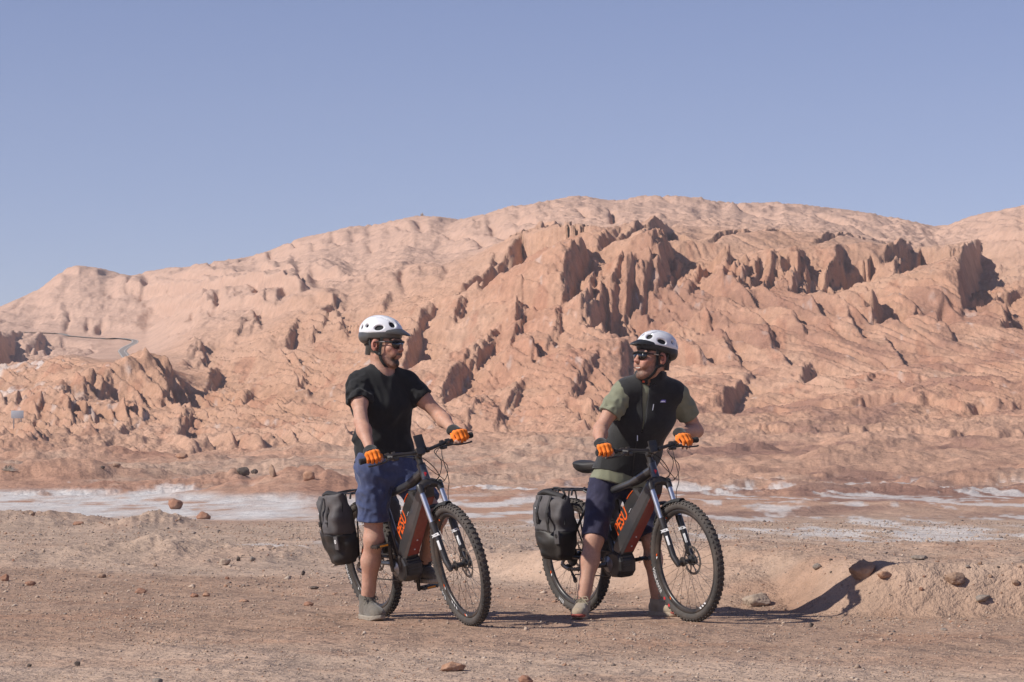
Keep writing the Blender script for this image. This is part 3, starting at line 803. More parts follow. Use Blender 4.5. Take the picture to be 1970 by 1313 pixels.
def build_wheel(parent, loc, front, rotz, spin, marks, rotor=True):
    """a mountain bike wheel in the x-z plane; its own empty so that it can be steered"""
    w = empty('wheel'); w.parent = parent; w.location = loc; w.rotation_euler = (0, 0, 0)
    t = shared('tyre', 'tyre', lambda: fin('tyre', build_tyre(), M_TYRE, w, auto=True), M_TYRE, w); t.parent = w
    def mk_rim():
        bm = bmesh.new()
        lathe_y(bm, (0, 0, 0), [(.3205, -.0155), (.3205, .0155), (.312, .0165), (.297, .011), (.292, .006), (.292, -.006), (.297, -.011), (.312, -.0165)], 84, close=True)
        return fin('rim', bm, M_RIM, w, auto=False)
    r = shared('rim', 'rim', mk_rim, M_RIM, w); r.parent = w
    hub_r = 0.026
    def mk_sp():
        bm = bmesh.new()
        for k in range(32):
            s = 1 if k % 2 else -1; a = 2 * math.pi * k / 32
            b = a + (0.55 if (k // 2) % 2 else -0.55)
            tube(bm, [(hub_r * math.cos(b), s * 0.028, hub_r * math.sin(b)), (.294 * math.cos(a), s * .003, .294 * math.sin(a))], .00105, 5, cap=False)
            tube(bm, [(.280 * math.cos(a), s * .0045, .280 * math.sin(a)), (.294 * math.cos(a), s * .003, .294 * math.sin(a))], .0019, 5, cap=False)
        return fin('spokes', bm, M_STEEL, w)
    s = shared('spokes', 'spokes', mk_sp, M_STEEL, w); s.parent = w
    def mk_hub():
        bm = bmesh.new()
        lathe_y(bm, (0, 0, 0), [(.010, -.062), (.014, -.060), (.015, -.036), (.030, -.032), (.030, -.026), (.016, -.020), (.016, .020), (.030, .026), (.030, .032), (.016, .036), (.014, .060), (.010, .062)], 20)
        return fin('hub', bm, M_BLACK, w)
    h = shared('hub', 'hub', mk_hub, M_BLACK, w); h.parent = w
    def mk_disc():
        bm = bmesh.new(); y = .043
        for (ra, rb) in ((.074, .090), (.024, .034)):
            lathe_y(bm, (0, y, 0), [(ra, -.001), (rb, -.001), (rb, .001), (ra, .001)], 40, close=True)
        for k in range(8):
            a = k * math.pi / 4
            tube(bm, [(.03 * math.cos(a), y, .03 * math.sin(a)), (.054 * math.cos(a + .35), y, .054 * math.sin(a + .35)), (.078 * math.cos(a + .35), y, .078 * math.sin(a + .35))], .004, 4)
        for k in range(24):
            a = k * math.pi / 12
            boxm(bm, (.082 * math.cos(a), y - .0012, .082 * math.sin(a)), (.004, .001, .009), Matrix.Rotation(-a, 3, 'Y'))
        return fin('brake_disc', bm, M_DISC, w)
    d = shared('brake_disc', 'disc', mk_disc, M_DISC, w); d.parent = w
    # prints on rim and sidewall, right-hand side
    bm = bmesh.new(); bo = bmesh.new()
    for (a, kind) in marks.get('rim', []):
        if kind in ('ow', 'o'): arc_patch(bo, .298, .310, a, a + .045, -.0170)
        if kind in ('ow', 'w'): arc_patch(bm, .298, .310, a + .06, a + .10, -.0170)
        if kind == 'stripe':
            for q in range(3): arc_patch(bm, .298, .311, a + q * .10, a + q * .10 + .05, -.0170)
    for (a, kind) in marks.get('rim_left', []):
        arc_patch(bm, .298, .310, a, a + .05, .0170)
        if kind == 'ow': arc_patch(bo, .298, .310, a + .06, a + .10, .0170)
    if len(bm.verts): fin('rim_print', bm, M_WHITE, w)
    else: bm.free()
    if len(bo.verts): fin('rim_print', bo, M_ORANGE, w)
    else: bo.free()
    for (txt, sz, a, rad, bold) in marks.get('text', []):
        warp_text('lettering', txt, sz, M_WHITE, w, rad, a, -.0283, -1, bold)
    for (a, rad) in marks.get('dot', []):
        b2 = bmesh.new(); bmesh.ops.create_circle(b2, cap_ends=True, radius=.010, segments=14, matrix=Matrix.Translation((rad*math.cos(a), -.0284, rad*math.sin(a))) @ Matrix.Rotation(math.pi/2, 4, 'X'))
        fin('sidewall_dot', b2, M_RED, w)
    return w

def build_bike(name, rear, heading, lean, steer, crank_ang, label, marks_f, marks_r, display_h, saddle_z):
    B = empty(name, rear); tag(B, label, 'bicycle', 'electric mountain bikes the riders stand over')
    B.rotation_mode = 'QUATERNION'
    B.rotation_quaternion = Quaternion((0, 0, 1), heading) @ Quaternion((1, 0, 0), lean)
    AX, BB, FA = V((0, 0, .37)), V((.445, 0, .335)), V((1.2, 0, .37))
    ax = V((-math.cos(R(68)), 0, math.sin(R(68)))); pf = V((ax.z, 0, -ax.x))    # steering axis, its forward normal
    crown = FA - pf * .045 + ax * .515
    HB, HT = crown + ax * .012, crown + ax * .145
    ST = V((.318, 0, .775))
    # ---- frame
    bm = bmesh.new()
    tube(bm, [HB, HB + ax * .015, HB + ax * .03, HT - ax * .02, HT], [.031, .031, .027, .026, .028], 18)
    tube(bm, [HT - ax * .035, HT - ax * .05 + V((-.25, 0, -.075)), ST + V((.0, 0, -.01))], [.028, .025, .019], 12)
    tube(bm, [BB + V((-.01, 0, .05)), ST + V((-.005, 0, .02))], [.021, .019], 12)
    for s in (-1, 1):
        tube(bm, spline([AX + V((0, s*.072, 0)), V((.10, s*.070, .368)), V((.27, s*.052, .362)), BB + V((-.03, s*.03, .02))], 4), [.010]*4 + [.012]*4 + [.013]*5, 8)
        tube(bm, spline([AX + V((0, s*.072, .005)), V((.08, s*.066, .49)), V((.24, s*.045, .70)), ST + V((-.005, s*.012, -.03))], 4), .009, 8)
        boxm(bm, AX + V((-.004, s*.072, .002)), (.05, .010, .05), None, .004)
    tube(bm, [V((.245, -.048, .362)), V((.245, .048, .362))], .009, 8)
    fr = fin('frame', bm, M_FRAME, B)
    bm = bmesh.new(); tube(bm, spline([HT - ax*.045, HT - ax*.06 + V((-.2, 0, -.055)), ST + V((.12, 0, .02)), ST + V((.0, 0, -.02))], 4), [.025]*5 + [.021]*8, 12); fin('top_tube', bm, M_SIDE, fr)
    bo = bmesh.new()
    for s in (-1, 1):
        tube(bo, [V((.036, s*.0695, .425)), V((.054, s*.068, .452))], .0098, 8)
    fin('frame_band', bo, M_ORANGE, fr)
    put_text('head_badge', 'P', .03, M_RED, fr, HB + ax*.07 + pf*.0275 + V((0, -.006, 0)), (0, 1, 0), ax, bold=.002)
    # ---- down tube with the battery let into it
    d0, d1 = HB + V((.0, 0, .015)), V((.520, 0, .405)); dd = (d1 - d0).normalized(); dn = V((-dd.z, 0, dd.x))
    if dn.x < 0: dn = -dn                                            # dn looks forward and down
    def sect(c, w, fr_, bk):
        q = w * .84
        return [c + V((0, -q, 0)) + dn*fr_, c + V((0, q, 0)) + dn*fr_, c + V((0, w, 0)) + dn*(fr_-.022), c + V((0, w, 0)) - dn*(bk-.015),
                c + V((0, q, 0)) - dn*bk, c + V((0, -q, 0)) - dn*bk, c + V((0, -w, 0)) - dn*(bk-.015), c + V((0, -w, 0)) + dn*(fr_-.022)]
    L = (d1 - d0).length; bm = bmesh.new()
    loft(bm, [sect(d0 + dd*(L*t), w, f, b) for (t, w, f, b) in ((0.0, .028, .030, .03), (.10, .043, .042, .045), (.5, .047, .047, .055), (.92, .048, .048, .058), (1.0, .046, .042, .05))])
    dt = fin('down_tube', bm, M_FRAME, fr, smooth=False)
    bm = bmesh.new()
    loft(bm, [[c + V((0, -.037, 0)) + dn*(h+.0015), c + V((0, .037, 0)) + dn*(h+.0015), c + V((0, .037, 0)) + dn*(h-.003), c + V((0, -.037, 0)) + dn*(h-.003)]
              for c, h in ((d0 + dd*(L*.12), .0425), (d0 + dd*(L*.5), .047), (d0 + dd*(L*.91), .048))])
    fin('down_tube_stripe', bm, M_MAROON, fr, smooth=False)
    bm = bmesh.new()
    for t in (.70, .83): bmesh.ops.create_uvsphere(bm, u_segments=8, v_segments=5, radius=.006, matrix=Matrix.Translation(d0 + dd*(L*t) + dn*.049))
    fin('bolt', bm, M_SILVER, fr)
    bt = bmesh.new()
    bc0, bc1 = d0 + dd*(L*.25) - dn*.082, d0 + dd*(L*.945) - dn*.090
    def bsec(c, w, h, k=.012):
        return [c + V((0, -w+k, 0)) + dn*h, c + V((0, w-k, 0)) + dn*h, c + V((0, w, 0)) + dn*(h-k), c + V((0, w, 0)) - dn*(h-k),
                c + V((0, w-k, 0)) - dn*h, c + V((0, -w+k, 0)) - dn*h, c + V((0, -w, 0)) - dn*(h-k), c + V((0, -w, 0)) + dn*(h-k)]
    BL = (bc1 - bc0).length
    loft(bt, [bsec(bc0 + dd*(BL*t) + dn*o, w, h) for (t, w, h, o) in ((0, .034, .030, .02), (.05, .041, .050, .004), (.5, .0425, .055, 0), (.95, .0425, .055, 0), (1, .036, .046, .004))])
    ba = fin('battery', bt, M_SIDE, B, smooth=False)
    put_text('lettering', 'PESU', .098, M_ORANGE, ba, bc0 + dd*(BL*.64) - V((0, .0437, 0)) + dn*.000, -dd, dn * -1.0, xs=.86, shear=.30, bold=.0014)
    bm = bmesh.new()
    q0 = bc0 + dd*(BL*.065) - dn*.030 - V((0, .0432, 0))
    tube(bm, [q0, q0 - dn*.010 + dd*.05, q0 - dn*.012 + dd*.085], .0035, 6)
    fin('battery_stripe', bm, M_ORANGE, ba)
    bm = bmesh.new(); q0 = bc0 + dd*(BL*.30) + dn*.025 - V((0, .0435, 0))
    tube(bm, [q0, q0 + dd*.035], .0022, 6); fin('battery_light', bm, M_WHITE, ba)
    # ---- motor
    bm = bmesh.new(); mc = V((.505, 0, .335))
    pts = [(-.075, .035), (-.05, .075), (.0, .085), (.055, .065), (.082, .02), (.075, -.045), (.035, -.085), (-.035, -.085), (-.075, -.045)]
    loft(bm, [[mc + V((x*k, y, z*k)) for (x, z) in pts] for (y, k) in ((-.062, .80), (-.055, .95), (-.03, 1.0), (.03, 1.0), (.055, .95), (.062, .80))])
    for k in range(6):
        boxm(bm, mc + V((.077 - abs(k-2.5)*.004, 0, -.045 + k*.018)), (.014, .085, .006), None)
    mo = fin('motor', bm, M_BLACK, B, smooth=False)
    bm = bmesh.new(); lathe_y(bm, BB, [(.0, -.078), (.018, -.078), (.026, -.070), (.045, -.066), (.052, -.060), (.052, -.05), (0, -.05)], 24)
    fin('motor_cover', bm, M_GREYMET, mo)
    # ---- cranks, chainring, chain, pedals
    bm = bmesh.new()
    lathe_y(bm, BB, [(.062, -.0495), (.078, -.0495), (.078, -.0465), (.062, -.0465)], 36, close=True)
    for k in range(32):
        a = k*math.pi/16; boxm(bm, BB + V((.080*math.cos(a), -.048, .080*math.sin(a))), (.006, .002, .006), Matrix.Rotation(-a, 3, 'Y'))
    fin('chainring', bm, M_CHAIN, B)
    for s, a in ((-1, crank_ang), (1, crank_ang + math.pi)):
        d = V((math.cos(a), 0, math.sin(a))); e = BB + V((0, s*.088, 0)) + d*.165; bm = bmesh.new()
        tube(bm, [BB + V((0, s*.075, 0)) - d*.014, BB + V((0, s*.080, 0)) + d*.02, BB + V((0, s*.086, 0)) + d*.09, e, e + d*.012], [.017, .017, .013, .012, .009], 8)
        fin('crank', bm, M_BLACK, B)
        bm = bmesh.new(); c = e + V((0, s*.062, 0))
        tube(bm, [e, c + V((0, s*.05, 0))], .007, 8)
        for (o, sz) in (((.045, 0, 0), (.012, .095, .018)), ((-.045, 0, 0), (.012, .095, .018)), ((0, .045, 0), (.10, .012, .018)), ((0, -.045, 0), (.10, .012, .018)), ((0, 0, 0), (.03, .09, .016))):
            boxm(bm, c + V(o), sz, None, .002)
        for ox in (-.045, -.02, .02, .045):
            for oz in (-1, 1): boxm(bm, c + V((ox, .045, oz*.011)), (.004, .004, .006)); boxm(bm, c + V((ox, -.045, oz*.011)), (.004, .004, .006))
        pd = fin('pedal', bm, M_BLACK, B)
        bm = bmesh.new()
        for ox in (.052, -.052): boxm(bm, c + V((ox, 0, 0)), (.003, .055, .010))
        fin('pedal_reflector', bm, simple('amber_reflector', (.75, .30, .02), .3, var=.05), pd)
    bm = bmesh.new()
    tube(bm, [BB + V((.01, -.048, .079)), AX + V((.02, -.046, .048))], .0045, 5)
    tube(bm, [BB + V((-.01, -.048, -.079)), AX + V((.045, -.046, -.115)), AX + V((.03, -.046, -.135))], .0045, 5)
    fin('chain', bm, M_CHAIN, B)
    bm = bmesh.new()
    for k in range(8): lathe_y(bm, AX + V((0, -.030 - k*.0035, 0)), [(.015, -.001), (.066 - k*.006, -.001), (.066 - k*.006, .001), (.015, .001)], 28, close=True)
    fin('cassette', bm, M_CHAIN, B)
    bm = bmesh.new()
    tube(bm, spline([AX + V((-.005, -.085, -.01)), AX + V((-.02, -.095, -.045)), AX + V((0, -.07, -.075))], 4), [.011]*4 + [.014]*5, 8)
    boxm(bm, AX + V((-.005, -.058, -.07)), (.045, .03, .03), Matrix.Rotation(.5, 3, 'Y'), .006)
    fin('derailleur', bm, M_GREYMET, B)
    bm = bmesh.new()
    tube(bm, [AX + V((.0, -.048, -.075)), AX + V((.012, -.048, -.105)), AX + V((.04, -.048, -.15))], [.010, .007, .010], 8)
    for c in ((.0, -.078), (.038, -.150)): lathe_y(bm, AX + V((c[0], -.046, c[1])), [(.004, -.003), (.020, -.003), (.020, .003), (.004, .003)], 14, close=True)
    fin('derailleur_cage', bm, M_BLACK, B)
    # ---- seat post and saddle
    sd = (ST - BB).normalized(); top = ST + sd * ((saddle_z - .045 - ST.z) / sd.z)
    bm = bmesh.new(); tube(bm, [ST - sd*.10, top], .0155, 12); fin('seatpost', bm, M_SILVER, B)
    bm = bmesh.new(); lathe_y(bm, (0, 0, 0), [(.024, -.012), (.027, -.008), (.027, .008), (.024, .012)], 16)
    bmesh.ops.transform(bm, matrix=Matrix.Translation(ST + sd*.012) @ Quaternion((1, 0, 0), math.pi/2).to_matrix().to_4x4(), verts=bm.verts); fin('seat_clamp', bm, M_BLACK, B)
    bm = bmesh.new(); S = []
    for (x, w, h, zc) in ((-.155, .030, .018, .012), (-.145, .062, .030, .012), (-.10, .074, .034, .008), (-.04, .058, .032, .002), (.03, .030, .028, .002), (.10, .021, .024, .002), (.135, .017, .018, -.004), (.145, .008, .008, -.008)):
        ring = []
        for k in range(14):
            a = 2*math.pi*k/14; ring.append(top + V((x + .01, w*math.cos(a), zc + .022 + (h*.55 if math.sin(a) > 0 else h*1.9)*math.sin(a))))
        S.append(ring)
    loft(bm, S); sa = fin('saddle', bm, simple('saddle_vinyl', (.022, .022, .023), .55, var=.15, bump=.15, dust=.1), B)
    bm = bmesh.new()
    for s in (-1, 1): tube(bm, spline([top + V((-.11, s*.03, -.002)), top + V((-.05, s*.022, -.022)), top + V((.05, s*.02, -.022)), top + V((.10, s*.008, .0))], 4), .0035, 6)
    fin('saddle_rail', bm, M_STEEL, sa)
    # ---- rear rack
    bm = bmesh.new(); rz = .80
    for s in (-1, 1):
        tube(bm, spline([V((.21, s*.045, rz)), V((.0, s*.06, rz)), V((-.20, s*.06, rz)), V((-.235, s*.04, rz)), V((-.24, 0, rz))], 4), .0055, 6)
        tube(bm, [AX + V((-.005, s*.082, .03)), V((-.06, s*.075, rz))], .0055, 6)
        tube(bm, [AX + V((-.01, s*.082, .03)), V((-.19, s*.075, rz - .02)), V((-.20, s*.06, rz))], .0055, 6)
        tube(bm, [AX + V((.0, s*.082, .03)), V((.09, s*.072, rz))], .0055, 6)
        tube(bm, [V((.21, s*.045, rz)), ST + V((-.01, s*.016, -.03))], .0055, 6)
    for x in (-.16, -.05, .06, .16): tube(bm, [V((x, -.055, rz)), V((x, .055, rz))], .0045, 6)
    fin('rear_rack', bm, M_BLACK, B)
    # ---- rear wheel
    build_wheel(B, AX, False, 0, 0, marks_r)
    bm = bmesh.new(); boxm(bm, AX + V((.055, .062, .075)), (.03, .035, .055), Matrix.Rotation(.6, 3, 'Y'), .005); fin('brake_caliper', bm, M_BLACK, B)
    # ---- steered group: everything below is turned about the steering axis
    steerM = Matrix.Translation(crown) @ Matrix.Rotation(steer, 4, ax) @ Matrix.Translation(-crown)
    made = []
    def sfin(nm, bm_, mat, par=B, **kw):
        bmesh.ops.transform(bm_, matrix=steerM, verts=bm_.verts)
        return fin(nm, bm_, mat, par, **kw)
    bm = bmesh.new()
    for s in (-1, 1):
        a0 = FA + V((0, s*.064, 0)) ; lb = a0 - pf*.028
        tube(bm, [a0 - ax*.022 - pf*.004, a0 + ax*.0 - pf*.006, lb + ax*.05 , lb + ax*.17, lb + ax*.285, lb + ax*.30], [.013, .019, .020, .0205, .0225, .021], 12)
    bmesh.ops.recalc_face_normals(bm, faces=bm.faces)
    tube(bm, spline([FA + V((0, -.064, 0)) - pf*.03 + ax*.28, FA + V((0, -.058, 0)) - pf*.06 + ax*.365, FA + V((0, -.03, 0)) - pf*.068 + ax*.403, FA + V((0, .03, 0)) - pf*.068 + ax*.403, FA + V((0, .058, 0)) - pf*.06 + ax*.365, FA + V((0, .064, 0)) - pf*.03 + ax*.28], 4), .0125, 8)
    tube(bm, [FA + V((0, -.075, 0)), FA + V((0, .075, 0))], .009, 10)
    fk = sfin('fork', bm, M_BLACK)
    bm = bmesh.new()
    for s in (-1, 1):
        lb = FA + V((0, s*.064, 0)) - pf*.028
        tube(bm, [lb + ax*.29, lb + ax*.52], .0165, 14)
    sfin('fork_stanchion', bm, M_SILVER, fk)
    bm = bmesh.new(); kk_ = FA - pf*.028
    tube(bm, spline([kk_ + V((0, -.066, 0)) + ax*.505, kk_ + V((0, -.05, 0)) + ax*.53 - pf*.006, kk_ + V((0, 0, 0)) + ax*.545 - pf*.014, kk_ + V((0, .05, 0)) + ax*.53 - pf*.006, kk_ + V((0, .066, 0)) + ax*.505], 4), [.021, .022, .023, .024, .025, .027, .030, .031, .031, .031, .030, .027, .025, .024, .023, .022, .021], 10)
    for s in (-1, 1): tube(bm, [kk_ + V((0, s*.064, 0)) + ax*.488, kk_ + V((0, s*.064, 0)) + ax*.535, kk_ + V((0, s*.064, 0)) + ax*.545], [.0215, .0225, .017], 14)
    sfin('fork_crown', bm, M_BLACK, fk)
    bm = bmesh.new()
    G = []
    for k in range(9):
        a = R(88 + k*7.0); r = .388
        c = FA + V((r*math.cos(a), 0, r*math.sin(a))); o = V((math.cos(a), 0, math.sin(a)))
        wd = .024 + .010*math.sin(k/8*math.pi)
        G.append([c + V((0, -wd, 0)) - o*.016, c + V((0, -wd*.6, 0)) - o*.002, c + V((0, 0, 0)), c + V((0, wd*.6, 0)) - o*.002, c + V((0, wd, 0)) - o*.016,
                  c + V((0, wd, 0)) - o*.019, c + V((0, wd*.6, 0)) - o*.006, c - o*.004, c + V((0, -wd*.6, 0)) - o*.006, c + V((0, -wd, 0)) - o*.019])
    loft(bm, G); sfin('mudguard', bm, M_RUB, fk)
    for s in (-1, 1):
        lb = FA + V((0, s*.064, 0)) - pf*.028
        outn = (pf*.75 + V((0, s*.66 if s < 0 else -.66, 0))).normalized()
        tx = ax.cross(outn).normalized()
        t1 = put_text('fork_lettering', 'XCR', .022, M_WHITE, fk, lb + ax*.215 + outn*.0212, -tx if False else tx, ax, bold=.002)
        t1.data.transform(steerM)
        bm = bmesh.new(); boxm(bm, lb + ax*.150 + outn*.0205, (.014, .003, .060), Matrix((tx, -outn, ax)).transposed(), .001)
        o = sfin('fork_print', bm, M_WHITE, fk)
    bm = bmesh.new(); boxm(bm, FA + V((-.03, .052, .075)) - pf*.015, (.035, .035, .065), Matrix.Rotation(-.35, 3, 'Y'), .006); sfin('brake_caliper', bm, M_BLACK)
    fw = build_wheel(B, FA, True, 0, 0, marks_f)
    fw.matrix_local = steerM @ Matrix.Translation(FA)
    # stem, bar, controls
    stc = HT + ax*.055; bc = stc + pf*.055 + ax*.018
    bm = bmesh.new()
    tube(bm, [HT, HT + ax*.012], .028, 16); tube(bm, [HT + ax*.012, stc + ax*.022], .019, 14)
    tube(bm, [stc, bc], [.022, .019], 12)
    boxm(bm, bc, (.042, .055, .044), Matrix.Rotation(-R(22), 3, 'Y'), .006)
    sfin('stem', bm, M_BLACK)
    bx_ = V((-.022, 0, 0)); half = .37
    bp = [bc + V((-.048, -half, .020)), bc + V((-.022, -.20, .018)), bc + V((-.004, -.07, .002)), bc, bc + V((-.004, .07, .002)), bc + V((-.022, .20, .018)), bc + V((-.048, half, .020))]
    sp = spline(bp, 5); bm = bmesh.new()
    tube(bm, sp, .0115, 10); hbar = sfin('handlebar', bm, M_BLACK)
    grips = {}
    for s in (-1, 1):
        e = bc + V((-.048, s*half, .020)); i_ = bc + V((-.034, s*(half - .135), .0192)); d = (e - i_).normalized()
        bm = bmesh.new()
        tube(bm, [i_, i_ + d*.010, i_ + d*.012, e - d*.012, e - d*.008, e + d*.004], [.0185, .0185, .0165, .0170, .0195, .0180], 12)
        for k in range(9): tube(bm, [i_ + d*(.018 + k*.012), i_ + d*(.023 + k*.012)], .0178, 12)
        sfin('grip', bm, M_RUB, hbar)
        grips[s] = (B, steerM @ ((i_ + e)*.5), (steerM.to_3x3() @ d))
        c = i_ - d*.035; bm = bmesh.new()
        tube(bm, [c - d*.012, c + d*.012], .0165, 12)
        tube(bm, [c + V((.012, 0, -.006)), c + V((.04, 0, -.012)) - d*.02], [.012, .010], 8)
        boxm(bm, c + V((.026, 0, -.018)), (.03, .04, .02), None, .005)
        tube(bm, spline([c + V((.034, 0, -.014)), c + V((.052, 0, -.028)) + d*.035, c + V((.05, 0, -.034)) + d*.085, c + V((.046, 0, -.036)) + d*.13, c + V((.050, 0, -.032)) + d*.145], 4), [.006]*8 + [.0052]*9, 7)
        sfin('brake_lever', bm, M_BLACK, hbar)
        bm = bmesh.new(); c2 = i_ - d*.075
        tube(bm, [c2 - d*.01, c2 + d*.01], .0165, 10); boxm(bm, c2 + V((.012, 0, -.026)), (.045, .035, .026), None, .006)
        tube(bm, [c2 + V((-.008, 0, -.026)), c2 + V((-.03, 0, -.03)) + d*.03], .006, 6)
        sfin('shifter', bm, M_BLACK, hbar)
    bm = bmesh.new(); dc = bc + V((-.008, .012, .016 + display_h*.5))
    rot = Matrix.Rotation(-.30, 3, 'Y')
    boxm(bm, dc, (.014, .058, display_h), rot, .004); tube(bm, [bc + V((0, .045, 0)), dc + V((0, .02, -.01))], .008, 8)
    tube(bm, [bc + V((0, .04, 0)), bc + V((0, .058, 0))], .017, 12)
    di = sfin('display', bm, M_BLACK, hbar)
    bm = bmesh.new(); boxm(bm, dc + rot @ V((-.0078, 0, 0)), (.001, .048, display_h - .014), rot); sfin('display_screen', bm, M_GLASS, hbar)
    # cables looping from the controls into the frame
    bm = bmesh.new()
    for s in (-1, 1):
        for (o, rr_, hh) in ((.0, .0028, .0), (.02, .0024, .03)):
            st_ = bc + V((-.0, s*(.16 - o), .0)); 
            tube(bm, spline([st_, bc + V((.075 + o, s*.06, -.01 - o)), bc + V((.095 + o*1.5, s*(.035 + o) + .05, -.08 - hh)), HB + V((.06 + o, .055 + o, .05 - hh)), HB + V((.0, .032, .015)), d0 + dd*.08 + V((0, .03, 0))], 6), rr_, 6)
    tube(bm, spline([bc + V((0, .15, 0)), bc + V((.085, .10, -.05)), HB + V((.09, .10, .02)), FA + V((.0, .085, .0)) - pf*.02 + ax*.42, FA + V((-.02, .078, 0)) - pf*.03 + ax*.18, FA + V((-.03, .06, .09))], 6), .0026, 6)
    sfin('cable', bm, M_RUB)
    return B, grips, steerM

def bike_world(B, p):
    M = Matrix.LocRotScale(B.location, B.rotation_quaternion, None)
    return M @ V(p)
LB_REAR, RB_REAR = V((-.825, 17.14, 0)), V((.442, 17.53, 0))
LB_HEAD, RB_HEAD = -math.pi/2 + R(29), -math.pi/2 + R(33)
LBIKE, LGRIP, LSTEER = build_bike('mountain_bike', LB_REAR, LB_HEAD, R(11), R(-5), R(80), 'electric mountain bike held by the rider in the black t-shirt, its bag tall and upright',
    dict(rim=[(R(205), 'ow'), (R(228), 'stripe'), (R(262), 'ow'), (R(115), 'o')], rim_left=[(R(25), 'w')], text=[('WTB', .030, R(215), .338, .0015)]),
    dict(rim=[(R(215), 'w')], text=[('VIGILANTE', .028, R(198), .338, .0015)]), .085, .98)
RBIKE, RGRIP, RSTEER = build_bike('mountain_bike', RB_REAR, RB_HEAD, R(5.5), R(-3), R(188), 'electric mountain bike held by the rider in the fleece vest, its saddle bare and showing',
    dict(rim=[(R(118), 'ow'), (R(172), 'ow'), (R(228), 'o'), (R(292), 'stripe')], rim_left=[(R(-50), 'ow')], text=[('VIGILANTE', .034, R(202), .338, .0018)], dot=[(R(224), .338), (R(234), .342)]),
    dict(rim=[(R(200), 'ow')], text=[('WTB', .028, R(240), .338, .0015), ('TRAIL', .026, R(172), .338, .0015)]), .04, .985)
bpy.context.view_layer.update()

